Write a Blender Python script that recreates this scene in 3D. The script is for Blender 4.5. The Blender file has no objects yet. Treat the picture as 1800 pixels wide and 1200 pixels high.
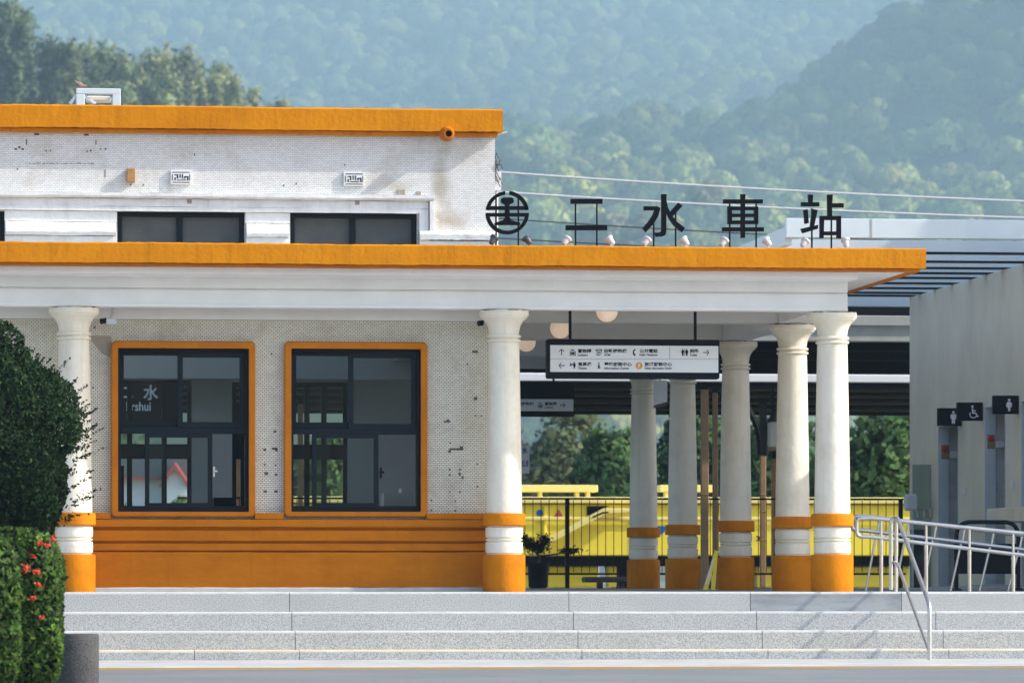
import bpy, bmesh, math, random
import numpy as np
from mathutils import Vector, Matrix

S = bpy.context.scene
COL = S.collection
R = math.radians
rnd = random.Random(11)
rng = np.random.default_rng(5)

# ------------------------------------------------------------------ camera
F, HZ, VPX, ZC, D0, UC = 8400.0, 1014.0, -80.0, 0.147, 49.4, 1463.0
A = math.atan((900 - VPX) / F)
FW = Vector((math.sin(A), math.cos(A), 0))
RT = Vector((math.cos(A), -math.sin(A), 0))
UP = Vector((0, 0, 1))
CAM = -(FW * F + RT * (UC - 900)) * (D0 / F)
CAM.z = ZC
cd = bpy.data.cameras.new("camera")
cam = bpy.data.objects.new("camera", cd)
COL.objects.link(cam)
cam.location = CAM
cam.rotation_euler = (R(90), 0, -A)
cd.sensor_fit = 'HORIZONTAL'
cd.sensor_width = 36.0
cd.lens = 36.0 * F / 1800.0
cd.shift_y = (HZ - 600) / 1800.0
cd.clip_start = 0.5
cd.clip_end = 9000
cd.dof.use_dof = True
cd.dof.focus_distance = 49.3
cd.dof.aperture_fstop = 4.5
S.camera = cam

# ------------------------------------------------------------------ world, sun, exposure
SUN_EL, SUN_AZ = R(36), R(14)            # low, from the right, a little in front of the facade
TO_SUN = Vector((math.cos(SUN_AZ) * math.cos(SUN_EL), -math.sin(SUN_AZ) * math.cos(SUN_EL), math.sin(SUN_EL)))
w = bpy.data.worlds.new("World")
S.world = w
w.use_nodes = True
nt = w.node_tree
bg = nt.nodes["Background"]
sky = nt.nodes.new("ShaderNodeTexSky")
sky.sky_type = 'NISHITA'
sky.sun_disc = False
sky.sun_elevation = SUN_EL
sky.sun_rotation = math.atan2(TO_SUN.x, TO_SUN.y)
sky.dust_density = 2.0
sky.ozone_density = 1.5
nt.links.new(sky.outputs[0], bg.inputs[0])
bg.inputs[1].default_value = 0.15
ld = bpy.data.lights.new("sun", 'SUN')
ld.energy = 2.6
ld.angle = R(0.6)
ld.color = (1.0, 0.93, 0.82)
sun = bpy.data.objects.new("sun", ld)
COL.objects.link(sun)
sun.rotation_euler = TO_SUN.to_track_quat('Z', 'Y').to_euler()
S.view_settings.view_transform = 'Standard'
S.view_settings.look = 'None'
S.view_settings.exposure = 1.05
S.view_settings.gamma = 1.0
S.view_settings.use_curve_mapping = False
S.render.engine = 'CYCLES'
S.cycles.use_denoising = True
S.cycles.max_bounces = 10
S.cycles.diffuse_bounces = 5
S.cycles.transparent_max_bounces = 24
S.cycles.volume_bounces = 2

# ------------------------------------------------------------------ projection helpers (photo pixel + depth plane -> metres)
def P(u, v, Y):
    d = FW * F + RT * (u - 900) + UP * (HZ - v)
    return CAM + d * ((Y - CAM.y) / d.y)
def PX(u, Y): return P(u, HZ, Y).x
def PZ(v, u, Y): return P(u, v, Y).z
def YW(u, X):
    d = FW * F + RT * (u - 900)
    return CAM.y + d.y * ((X - CAM.x) / d.x)
def Q(u, q, z):                                   # a point at forward distance q and height z
    p = CAM + FW * q + RT * ((u - 900) / F * q)
    return Vector((p.x, p.y, z))

# ------------------------------------------------------------------ materials
def newmat(name):
    m = bpy.data.materials.new(name)
    m.use_nodes = True
    n = m.node_tree
    return m, n, n.nodes["Principled BSDF"]
def N(n, t, **kw):
    x = n.nodes.new(t)
    for k, v in kw.items():
        setattr(x, k, v)
    return x
def mat(name, col, rough=0.6, col2=None, vscale=1.5, vdetail=6, spec=0.35, metal=0.0, bump=0.0, bscale=30, bdetail=4,
        stretch=(1, 1, 1), speck=None, spscale=250, lo=0.35, hi=0.65, streak=None):
    m, n, b = newmat(name)
    b.inputs["Base Color"].default_value = (*col, 1)
    b.inputs["Roughness"].default_value = rough
    b.inputs["Metallic"].default_value = metal
    b.inputs["Specular IOR Level"].default_value = spec
    tc = N(n, "ShaderNodeTexCoord")
    mp = N(n, "ShaderNodeMapping")
    mp.inputs["Scale"].default_value = stretch
    n.links.new(tc.outputs["Object"], mp.inputs[0])
    last = None
    if col2:
        t = N(n, "ShaderNodeTexNoise")
        t.inputs["Scale"].default_value = vscale
        t.inputs["Detail"].default_value = vdetail
        t.inputs["Roughness"].default_value = 0.65
        n.links.new(mp.outputs[0], t.inputs["Vector"])
        r = N(n, "ShaderNodeMapRange")
        r.inputs[1].default_value = lo
        r.inputs[2].default_value = hi
        n.links.new(t.outputs[0], r.inputs[0])
        mx = N(n, "ShaderNodeMix", data_type='RGBA')
        mx.inputs[6].default_value = (*col, 1)
        mx.inputs[7].default_value = (*col2, 1)
        n.links.new(r.outputs[0], mx.inputs[0])
        last = mx.outputs[2]
    if speck:
        t = N(n, "ShaderNodeTexNoise")
        t.inputs["Scale"].default_value = spscale
        t.inputs["Detail"].default_value = 2
        n.links.new(tc.outputs["Object"], t.inputs["Vector"])
        r = N(n, "ShaderNodeMapRange")
        r.inputs[1].default_value = 0.42
        r.inputs[2].default_value = 0.6
        n.links.new(t.outputs[0], r.inputs[0])
        mx = N(n, "ShaderNodeMix", data_type='RGBA')
        mx.inputs[7].default_value = (*speck, 1)
        if last: n.links.new(last, mx.inputs[6])
        else: mx.inputs[6].default_value = (*col, 1)
        n.links.new(r.outputs[0], mx.inputs[0])
        last = mx.outputs[2]
    if streak:                                   # rain streaks and run-down dirt
        mp2 = N(n, "ShaderNodeMapping"); mp2.inputs["Scale"].default_value = (7, 7, .45)
        n.links.new(tc.outputs["Object"], mp2.inputs[0])
        t = N(n, "ShaderNodeTexNoise"); t.inputs["Scale"].default_value = 1.6; t.inputs["Detail"].default_value = 7; t.inputs["Roughness"].default_value = .7
        n.links.new(mp2.outputs[0], t.inputs["Vector"])
        r = N(n, "ShaderNodeMapRange"); r.inputs[1].default_value = .52; r.inputs[2].default_value = .82; r.inputs[4].default_value = streak[1]
        n.links.new(t.outputs[0], r.inputs[0])
        mx = N(n, "ShaderNodeMix", data_type='RGBA', blend_type='MULTIPLY')
        mx.inputs[7].default_value = (*streak[0], 1)
        if last: n.links.new(last, mx.inputs[6])
        else: mx.inputs[6].default_value = (*col, 1)
        n.links.new(r.outputs[0], mx.inputs[0])
        last = mx.outputs[2]
    if last: n.links.new(last, b.inputs["Base Color"])
    if bump:
        t = N(n, "ShaderNodeTexNoise")
        t.inputs["Scale"].default_value = bscale
        t.inputs["Detail"].default_value = bdetail
        n.links.new(mp.outputs[0], t.inputs["Vector"])
        bp = N(n, "ShaderNodeBump")
        bp.inputs["Strength"].default_value = 1.0
        bp.inputs["Distance"].default_value = bump
        n.links.new(t.outputs[0], bp.inputs["Height"])
        n.links.new(bp.outputs[0], b.inputs["Normal"])
    return m

def tile_mat(name, tile_a, tile_b, mortar, msize, stain=None):
    m, n, b = newmat(name)
    tc = N(n, "ShaderNodeTexCoord")
    sp = N(n, "ShaderNodeSeparateXYZ")
    cb = N(n, "ShaderNodeCombineXYZ")
    n.links.new(tc.outputs["Object"], sp.inputs[0])
    n.links.new(sp.outputs[0], cb.inputs[0])
    n.links.new(sp.outputs[2], cb.inputs[1])
    br = N(n, "ShaderNodeTexBrick")
    br.inputs["Color1"].default_value = (*tile_a, 1)
    br.inputs["Color2"].default_value = (*tile_b, 1)
    br.inputs["Mortar"].default_value = (*mortar, 1)
    br.inputs["Scale"].default_value = 1
    br.inputs["Mortar Size"].default_value = msize
    br.inputs["Mortar Smooth"].default_value = 0.15
    br.inputs["Brick Width"].default_value = 0.0385
    br.inputs["Row Height"].default_value = 0.0192
    n.links.new(cb.outputs[0], br.inputs["Vector"])
    last = br.outputs[0]
    # broad dirt
    t = N(n, "ShaderNodeTexNoise")
    t.inputs["Scale"].default_value = 1.6
    t.inputs["Detail"].default_value = 7
    t.inputs["Roughness"].default_value = 0.7
    n.links.new(tc.outputs["Object"], t.inputs["Vector"])
    r = N(n, "ShaderNodeMapRange")
    r.inputs[1].default_value = 0.5
    r.inputs[2].default_value = 0.78
    n.links.new(t.outputs[0], r.inputs[0])
    mx = N(n, "ShaderNodeMix", data_type='RGBA', blend_type='MULTIPLY')
    mx.inputs[7].default_value = (0.68, 0.62, 0.52, 1)
    n.links.new(r.outputs[0], mx.inputs[0])
    n.links.new(last, mx.inputs[6])
    last = mx.outputs[2]
    for (x0, z0, rx, rz, amt, colr) in (stain or []):
        # an oval smear with a noisy rim
        ax = N(n, "ShaderNodeMath", operation='SUBTRACT'); ax.inputs[1].default_value = x0
        az = N(n, "ShaderNodeMath", operation='SUBTRACT'); az.inputs[1].default_value = z0
        n.links.new(sp.outputs[0], ax.inputs[0]); n.links.new(sp.outputs[2], az.inputs[0])
        dx = N(n, "ShaderNodeMath", operation='DIVIDE'); dx.inputs[1].default_value = rx
        dz = N(n, "ShaderNodeMath", operation='DIVIDE'); dz.inputs[1].default_value = rz
        n.links.new(ax.outputs[0], dx.inputs[0]); n.links.new(az.outputs[0], dz.inputs[0])
        cv = N(n, "ShaderNodeCombineXYZ")
        n.links.new(dx.outputs[0], cv.inputs[0]); n.links.new(dz.outputs[0], cv.inputs[1])
        ln = N(n, "ShaderNodeVectorMath", operation='LENGTH')
        n.links.new(cv.outputs[0], ln.inputs[0])
        nz = N(n, "ShaderNodeTexNoise"); nz.inputs["Scale"].default_value = 7; nz.inputs["Detail"].default_value = 6
        n.links.new(tc.outputs["Object"], nz.inputs["Vector"])
        ad = N(n, "ShaderNodeMath", operation='ADD')
        n.links.new(ln.outputs["Value"], ad.inputs[0]); n.links.new(nz.outputs[0], ad.inputs[1])
        mr = N(n, "ShaderNodeMapRange", interpolation_type='SMOOTHSTEP')
        mr.inputs[1].default_value = 0.4; mr.inputs[2].default_value = 1.5
        mr.inputs[3].default_value = amt; mr.inputs[4].default_value = 0
        n.links.new(ad.outputs[0], mr.inputs[0])
        mm = N(n, "ShaderNodeMix", data_type='RGBA', blend_type='MULTIPLY')
        mm.inputs[7].default_value = (*colr, 1)
        n.links.new(mr.outputs[0], mm.inputs[0]); n.links.new(last, mm.inputs[6])
        last = mm.outputs[2]
    n.links.new(last, b.inputs["Base Color"])
    b.inputs["Roughness"].default_value = 0.45
    bp = N(n, "ShaderNodeBump"); bp.inputs["Distance"].default_value = 0.002
    n.links.new(br.outputs[1], bp.inputs["Height"]); bp.invert = True
    n.links.new(bp.outputs[0], b.inputs["Normal"])
    return m

def glass_mat(name, tint=(0.8, 0.86, 0.86), rough=0.03, dirt=0.008, refl=1.0, var=.7):
    m, n, b = newmat(name)
    n.nodes.remove(b)
    out = n.nodes["Material Output"]
    tr = N(n, "ShaderNodeBsdfTransparent"); tr.inputs[0].default_value = (*tint, 1)
    gl = N(n, "ShaderNodeBsdfGlossy"); gl.inputs["Roughness"].default_value = rough
    fr = N(n, "ShaderNodeFresnel"); fr.inputs[0].default_value = 1.5
    ml = N(n, "ShaderNodeMath", operation='MULTIPLY'); ml.inputs[1].default_value = refl * .12
    n.links.new(fr.outputs[0], ml.inputs[0])
    mx = N(n, "ShaderNodeMixShader")
    n.links.new(ml.outputs[0], mx.inputs[0]); n.links.new(tr.outputs[0], mx.inputs[1]); n.links.new(gl.outputs[0], mx.inputs[2])
    df = N(n, "ShaderNodeBsdfDiffuse"); df.inputs[0].default_value = (.55, .57, .57, 1)
    nz = N(n, "ShaderNodeTexNoise"); nz.inputs["Scale"].default_value = 5; nz.inputs["Detail"].default_value = 6
    tc = N(n, "ShaderNodeTexCoord"); n.links.new(tc.outputs["Object"], nz.inputs["Vector"])
    mr = N(n, "ShaderNodeMapRange"); mr.inputs[1].default_value = .35; mr.inputs[2].default_value = .75
    mr.inputs[3].default_value = dirt * (1 - var); mr.inputs[4].default_value = dirt * (1 + var)
    n.links.new(nz.outputs[0], mr.inputs[0])
    m2 = N(n, "ShaderNodeMixShader")
    n.links.new(mr.outputs[0], m2.inputs[0]); n.links.new(mx.outputs[0], m2.inputs[1]); n.links.new(df.outputs[0], m2.inputs[2])
    n.links.new(m2.outputs[0], out.inputs[0])
    return m

def leaf_mat(name, col, rough=0.55, trans=0.25, spec=0.3, inst=False):
    m, n, b = newmat(name)
    at = N(n, "ShaderNodeAttribute", attribute_name="tint")
    mx = N(n, "ShaderNodeMix", data_type='RGBA', blend_type='MULTIPLY')
    mx.inputs[0].default_value = 1
    mx.inputs[6].default_value = (*col, 1)
    n.links.new(at.outputs["Color"], mx.inputs[7])
    n.links.new(mx.outputs[2], b.inputs["Base Color"])
    if inst:
        ai = N(n, "ShaderNodeAttribute", attribute_name="ctint", attribute_type='INSTANCER')
        n.links.new(ai.outputs["Vector"], mx.inputs[7])
    b.inputs["Roughness"].default_value = rough
    b.inputs["Specular IOR Level"].default_value = spec
    an = N(n, "ShaderNodeAttribute", attribute_name="nrm")
    vt = N(n, "ShaderNodeVectorTransform", vector_type='NORMAL', convert_from='OBJECT', convert_to='WORLD')
    n.links.new(an.outputs["Vector"], vt.inputs[0])
    n.links.new(vt.outputs[0], b.inputs["Normal"])
    tl = N(n, "ShaderNodeBsdfTranslucent")
    n.links.new(mx.outputs[2], tl.inputs[0])
    ms = N(n, "ShaderNodeMixShader"); ms.inputs[0].default_value = trans
    n.links.new(b.outputs[0], ms.inputs[1]); n.links.new(tl.outputs[0], ms.inputs[2])
    n.links.new(ms.outputs[0], n.nodes["Material Output"].inputs[0])
    return m

M = {}
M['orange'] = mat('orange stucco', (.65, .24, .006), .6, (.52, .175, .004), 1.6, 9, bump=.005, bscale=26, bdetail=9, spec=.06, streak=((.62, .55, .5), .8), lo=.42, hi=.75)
M['orange_base'] = mat('orange column base paint', (.63, .208, .005), .6, (.49, .152, .004), 2.4, 9, bump=.006, bscale=24, bdetail=9, spec=.05, streak=((.62, .55, .5), .6), lo=.45)  # redder than the fascia orange; sunlit against shaded hue put into the colour
M['orange_smooth'] = mat('orange paint', (.56, .178, .005), .55, (.46, .14, .004), 3, bump=.004, bscale=30, spec=.12)
M['orange_dado_shaded'] = mat('orange dado shaded', (.55, .172, .004), .55, (.46, .138, .003), 3.5, bump=.006, bscale=16, bdetail=5, stretch=(.6, 1, 1.6), spec=.08, streak=((.72, .68, .62), .6))  # darker copy of the same orange; its deep shade put into the colour
M['white'] = mat('white paint', (.86, .86, .85), .6, (.78, .78, .77), 2.0, bump=.002, bscale=25)
M['white_worn'] = mat('worn white paint', (.82, .82, .80), .65, (.60, .60, .57), 3.0, bump=.006, bscale=18, lo=.45, hi=.8, streak=((.7, .68, .62), .7))
M['cream'] = mat('cream column paint', (.83, .77, .64), .55, (.66, .59, .46), 3.2, 9, bump=.005, bscale=20, spec=.2, lo=.48, hi=.85, streak=((.78, .74, .66), .8))
M['tile_up'] = tile_mat('white wall tile', (.80, .81, .79), (.70, .71, .69), (.24, .24, .23), .0011)
M['tile_low'] = tile_mat('cream wall tile', (.84, .80, .68), (.74, .70, .58), (.075, .07, .06), .0021)
M['grout'] = mat('bare mortar', (.17, .14, .105), .9, (.09, .075, .06), 40)
M['render_patch'] = mat('bare render', (.38, .33, .26), .9, (.30, .26, .21), 12)
M['frame'] = mat('dark aluminium frame', (.007, .011, .017), .45, spec=.15)
M['glass'] = glass_mat('window glass')
M['glass_top'] = glass_mat('frosted clerestory glass', (.25, .27, .28), .15, .20, .8, .12)
M['granite'] = mat('speckled granite', (.54, .54, .525), .75, (.44, .445, .435), 1.3, 9, speck=(.27, .28, .28), spscale=110, lo=.42, hi=.8, bump=.0015, bscale=120)
M['granite_lit'] = mat('granite nosing', (.56, .56, .54), .75, (.46, .46, .45), 6)  # paler than the risers; sunlight caught on step edges put into the colour
M['nose_y'] = mat('yellowed granite nosing', (.54, .46, .30), .7, (.60, .57, .50), 4)
M['marble'] = mat('grey veined marble', (.33, .35, .36), .4, (.20, .215, .225), 3.5, stretch=(.6, 1, 2.5), lo=.4, hi=.7)
M['marble_w'] = mat('white veined marble', (.58, .60, .60), .25, (.40, .42, .43), 2.6, stretch=(.7, 1, 1.6), lo=.5, hi=.72)
M['asphalt'] = mat('worn asphalt', (.245, .25, .255), .9, (.17, .175, .18), .7, 9, speck=(.16, .165, .17), spscale=120, bump=.003, bscale=90)
M['paving'] = mat('pale paving', (.50, .50, .48), .85, (.38, .38, .37), 1.6, 9, bump=.002, bscale=40)
M['kerb_paint'] = mat('worn orange kerb paint', (.60, .33, .06), .7, (.45, .36, .22), 4)
M['floor'] = mat('platform paving', (.26, .26, .25), .7, (.20, .20, .195), 1.5)
M['soil'] = mat('ground', (.17, .15, .11), .95, (.10, .11, .06), .3)
M['steel'] = mat('brushed stainless steel', (.62, .61, .59), .32, metal=.9, spec=.5, col2=(.52, .51, .49), vscale=9)
M['black'] = mat('black painted metal', (.006, .007, .010), .5, spec=.12)
M['letter'] = mat('letter black', (.005, .005, .008), .6, spec=.06)
M['lampw'] = mat('white lamp housing', (.55, .58, .61), .4)
M['lampd'] = mat('dark lamp housing', (.06, .08, .10), .4)
M['signwhite'] = mat('sign panel white', (.80, .82, .84), .5)
M['signline'] = mat('sign line', (.30, .31, .33), .5)
M['signorange'] = mat('sign orange', (.75, .34, .03), .5)
M['pict'] = mat('pictogram white', (.82, .83, .84), .5)
M['globe'] = mat('opal globe', (.90, .74, .60), .35)
M['globe'].node_tree.nodes['Principled BSDF'].inputs['Emission Color'].default_value = (1, .72, .5, 1)
M['globe'].node_tree.nodes['Principled BSDF'].inputs['Emission Strength'].default_value = .16
M['panel'] = mat('cream plastic', (.80, .70, .58), .5)
M['ceil'] = mat('ceiling paint', (.72, .72, .69), .7, (.65, .65, .62), 1.5)
M['beige'] = mat('beige wall paint', (.78, .72, .57), .7, (.68, .62, .48), .9, 8, bump=.002, bscale=14, streak=((.80, .78, .73), .7))
M['steelpaint'] = mat('pale grey painted steel', (.62, .70, .72), .5, (.57, .65, .68), 2)
M['canopywhite'] = mat('white canopy beam', (.62, .62, .58), .55, (.50, .50, .46), 2)
M['brightwhite'] = mat('bright white gutter', (.84, .84, .83), .5)
M['darkroof'] = mat('dark roof sheet', (.007, .009, .014), .6, spec=.1)
M['purlin'] = mat('brown purlin', (.10, .085, .08), .6)
M['tan'] = mat('tan painted post', (.40, .25, .13), .5, (.32, .19, .10), 4)
M['yellow'] = mat('yellow machine paint', (.95, .77, .07), .4, (.88, .70, .06), .9)
M['yellow_b'] = mat('pale yellow steel', (.88, .74, .25), .4)
M['under'] = mat('dark running gear', (.008, .008, .009), .8, spec=.1)
M['red'] = mat('red plastic', (.55, .05, .035), .4)
M['redtrim'] = mat('red roof trim', (.50, .10, .07), .6)
M['roofgrey'] = mat('grey roof tiles', (.16, .17, .18), .7, (.11, .12, .13), 4, stretch=(1, 1, 8))
M['bluepaint'] = mat('blue paint', (.02, .12, .42), .5)
M['stone'] = mat('dark weathered stone', (.075, .075, .074), .95, (.045, .045, .046), 7, bump=.004, bscale=40, speck=(.10, .10, .10), spscale=90, spec=.1)
M['bark'] = mat('bark', (.12, .09, .065), .9, (.07, .055, .04), 6, bump=.01, bscale=20)
M['wood'] = mat('old wood block', (.48, .27, .11), .8, (.33, .17, .07), 9)
M['wire_w'] = mat('pale cable', (.62, .63, .63), .5)
M['wire_d'] = mat('dark cable', (.05, .055, .06), .6)
M['room'] = mat('room wall paint', (.70, .68, .63), .8, (.62, .60, .56), 1.2)
M['concrete'] = mat('concrete', (.40, .40, .385), .85, (.32, .32, .31), 2)
M['bird'] = mat('dove feathers', (.30, .20, .16), .8, (.20, .15, .13), 18)
M['leaf_dark'] = leaf_mat('dark shrub leaf', (.016, .036, .014), .7, .12, .04)
M['leaf_hedge'] = leaf_mat('hedge leaf', (.055, .115, .022), .5, .22, .10)
M['leaf_tree'] = leaf_mat('tree leaf', (.14, .20, .075), .6, .3, .1)
M['leaf_bamboo'] = leaf_mat('bamboo leaf', (.135, .155, .065), .6, .3)
M['leaf_forest'] = leaf_mat('forest leaf', (.105, .135, .050), .8, .12, .1, True)
M['petal'] = mat('red petals', (.62, .045, .02), .6)
M['hill'] = mat('hill soil', (.04, .055, .025), .95, (.03, .04, .02), .05)
M['paper'] = mat('white plastic', (.74, .75, .76), .4)

# ------------------------------------------------------------------ mesh builder
class MB:
    def __init__(s): s.v, s.f, s.m = [], [], []
    def add(s, vs, fs, mi=0):
        o = len(s.v)
        s.v += [tuple(p) for p in vs]
        for f in fs:
            s.f.append(tuple(o + i for i in f)); s.m.append(mi)
        return s
    def box(s, x0, x1, y0, y1, z0, z1, mi=0):
        if x0 > x1: x0, x1 = x1, x0
        if y0 > y1: y0, y1 = y1, y0
        if z0 > z1: z0, z1 = z1, z0
        return s.add([(x0, y0, z0), (x1, y0, z0), (x1, y1, z0), (x0, y1, z0), (x0, y0, z1), (x1, y0, z1), (x1, y1, z1), (x0, y1, z1)],
                     [(3, 2, 1, 0), (4, 5, 6, 7), (0, 1, 5, 4), (1, 2, 6, 5), (2, 3, 7, 6), (3, 0, 4, 7)], mi)
    def pbox(s, u0, u1, v0, v1, Y, depth, mi=0):          # front face measured in photo pixels at depth plane Y
        a, b = P(u0, v1, Y), P(u1, v0, Y)
        return s.box(a.x, b.x, Y, Y + depth, a.z, b.z, mi)
    def prism(s, poly, y0, y1, mi=0):                    # polygon in XZ, extruded along Y
        n = len(poly)
        vs = [(x, y0, z) for x, z in poly] + [(x, y1, z) for x, z in poly]
        fs = [tuple(range(n)), tuple(range(2 * n - 1, n - 1, -1))]
        fs += [(i, i + n, (i + 1) % n + n, (i + 1) % n) for i in range(n)]
        return s.add(vs, fs, mi)
    def ppoly(s, pts, Y, depth, mi=0):                   # polygon in photo pixels at plane Y
        return s.prism([(P(u, v, Y).x, P(u, v, Y).z) for u, v in pts], Y, Y + depth, mi)
    def plan(s, poly, z0, z1, mi=0):
        n = len(poly)
        vs = [(x, y, z0) for x, y in poly] + [(x, y, z1) for x, y in poly]
        fs = [tuple(range(n - 1, -1, -1)), tuple(range(n, 2 * n))]
        fs += [(i, (i + 1) % n, (i + 1) % n + n, i + n) for i in range(n)]
        return s.add(vs, fs, mi)
    def lathe(s, prof, cx, cy, n=32, mi=0, cap=True):
        o = len(s.v); k = len(prof)
        vs = [(cx + r * math.cos(2 * math.pi * j / n), cy + r * math.sin(2 * math.pi * j / n), z) for r, z in prof for j in range(n)]
        fs = [(i * n + j, i * n + (j + 1) % n, (i + 1) * n + (j + 1) % n, (i + 1) * n + j) for i in range(k - 1) for j in range(n)]
        if cap:
            fs.append(tuple(range(n - 1, -1, -1))); fs.append(tuple((k - 1) * n + j for j in range(n)))
        return s.add(vs, fs, mi)
    def tube(s, pts, r, n=10, mi=0, cap=True):
        pts = [Vector(p) for p in pts]
        rs = r if isinstance(r, (list, tuple)) else [r] * len(pts)
        vs, fs = [], []
        prev = None
        for i, p in enumerate(pts):
            t = (pts[min(i + 1, len(pts) - 1)] - pts[max(i - 1, 0)]).normalized()
            if prev is None:
                a = Vector((0, 0, 1)) if abs(t.z) < .9 else Vector((1, 0, 0))
                a = (a - t * a.dot(t)).normalized()
            else:
                a = (prev - t * prev.dot(t)).normalized()
            prev = a
            b = t.cross(a)
            vs += [p + (a * math.cos(2 * math.pi * j / n) + b * math.sin(2 * math.pi * j / n)) * rs[i] for j in range(n)]
        for i in range(len(pts) - 1):
            fs += [(i * n + j, i * n + (j + 1) % n, (i + 1) * n + (j + 1) % n, (i + 1) * n + j) for j in range(n)]
        if cap:
            fs.append(tuple(range(n - 1, -1, -1))); fs.append(tuple((len(pts) - 1) * n + j for j in range(n)))
        return s.add(vs, fs, mi)
    def extr(s, prof, x0, x1, n, jit=0.0, mi=0, seed=1):   # profile of (y,z) run along X with slight hand-made unevenness
        rr = random.Random(seed); k = len(prof); vs = []
        ph = [rr.uniform(0, 6.28) for _ in range(4)]
        for i in range(n + 1):
            x = x0 + (x1 - x0) * i / n
            wv = .5 * math.sin(x * 1.7 + ph[0]) + .3 * math.sin(x * 4.3 + ph[1])
            for (y, z) in prof:
                vs.append((x, y + jit * .4 * (wv + rr.uniform(-.8, .8)), z + jit * (wv + rr.uniform(-.8, .8))))
        fs = [(i * k + j, (i + 1) * k + j, (i + 1) * k + (j + 1) % k, i * k + (j + 1) % k) for i in range(n) for j in range(k)]
        fs.append(tuple(range(k - 1, -1, -1))); fs.append(tuple(n * k + j for j in range(k)))
        return s.add(vs, fs, mi)
    def wall(s, x0, x1, z0, z1, y0, y1, holes, mi=0):      # one slab with rectangular openings
        xs = sorted({x0, x1, *[h[0] for h in holes], *[h[1] for h in holes]})
        zs = sorted({z0, z1, *[h[2] for h in holes], *[h[3] for h in holes]})
        xs = [x for x in xs if x0 - 1e-6 <= x <= x1 + 1e-6]; zs = [z for z in zs if z0 - 1e-6 <= z <= z1 + 1e-6]
        def solid(i, j):
            if i < 0 or j < 0 or i >= len(xs) - 1 or j >= len(zs) - 1: return False
            cx, cz = (xs[i] + xs[i + 1]) / 2, (zs[j] + zs[j + 1]) / 2
            return not any(h[0] < cx < h[1] and h[2] < cz < h[3] for h in holes)
        for i in range(len(xs) - 1):
            for j in range(len(zs) - 1):
                if not solid(i, j): continue
                a, b, c, d = xs[i], xs[i + 1], zs[j], zs[j + 1]
                s.add([(a, y0, c), (b, y0, c), (b, y0, d), (a, y0, d)], [(0, 1, 2, 3)], mi)
                s.add([(a, y1, c), (b, y1, c), (b, y1, d), (a, y1, d)], [(3, 2, 1, 0)], mi)
                if not solid(i - 1, j): s.add([(a, y0, c), (a, y1, c), (a, y1, d), (a, y0, d)], [(3, 2, 1, 0)], mi)
                if not solid(i + 1, j): s.add([(b, y0, c), (b, y1, c), (b, y1, d), (b, y0, d)], [(0, 1, 2, 3)], mi)
                if not solid(i, j - 1): s.add([(a, y0, c), (b, y0, c), (b, y1, c), (a, y1, c)], [(3, 2, 1, 0)], mi)
                if not solid(i, j + 1): s.add([(a, y0, d), (b, y0, d), (b, y1, d), (a, y1, d)], [(0, 1, 2, 3)], mi)
        return s
    def text(s, body, u0, v0, u1, v1, Y, mi=0, bold=0.0, fit=True):
        c = bpy.data.curves.new('t', 'FONT'); c.body = body; c.offset = bold; c.resolution_u = 3
        o = bpy.data.objects.new('t', c); COL.objects.link(o)
        dg = bpy.context.evaluated_depsgraph_get(); dg.update()
        me = bpy.data.meshes.new_from_object(o.evaluated_get(dg))
        vs = [v.co.copy() for v in me.vertices]; fs = [tuple(p.vertices) for p in me.polygons]
        bpy.data.objects.remove(o); bpy.data.curves.remove(c); bpy.data.meshes.remove(me)
        if not vs: return s
        xa, xb = min(v.x for v in vs), max(v.x for v in vs); ya, yb = min(v.y for v in vs), max(v.y for v in vs)
        out = []
        for v in vs:
            p = P(u0 + (v.x - xa) / (xb - xa) * (u1 - u0), v1 + (v.y - ya) / (yb - ya) * (v0 - v1), Y)
            out.append((p.x, Y, p.z))
        return s.add(out, fs, mi)
    def build(s, name, mats, parent=None, org=None, bevel=0.0, smooth=None, seg=1):
        if not isinstance(mats, (list, tuple)): mats = [mats]
        if org is None:
            org = getattr_org(parent)
        me = bpy.data.meshes.new(name)
        ox, oy, oz = org
        me.from_pydata([(x - ox, y - oy, z - oz) for x, y, z in s.v], [], s.f)
        for m_ in mats: me.materials.append(m_)
        me.polygons.foreach_set("material_index", s.m)
        if bevel:
            bm = bmesh.new(); bm.from_mesh(me)
            bmesh.ops.remove_doubles(bm, verts=bm.verts, dist=1e-5)
            es = [e for e in bm.edges if len(e.link_faces) == 2 and e.calc_face_angle(0) > R(35)]
            bmesh.ops.bevel(bm, geom=es, offset=bevel, segments=seg, affect='EDGES', clamp_overlap=True)
            bm.to_mesh(me); bm.free()
        if smooth:
            me.polygons.foreach_set("use_smooth", [True] * len(me.polygons))
            me.set_sharp_from_angle(angle=R(smooth))
        me.update()
        o = bpy.data.objects.new(name, me); COL.objects.link(o)
        if parent: o.parent = parent
        else: o.location = org
        return o

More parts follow.
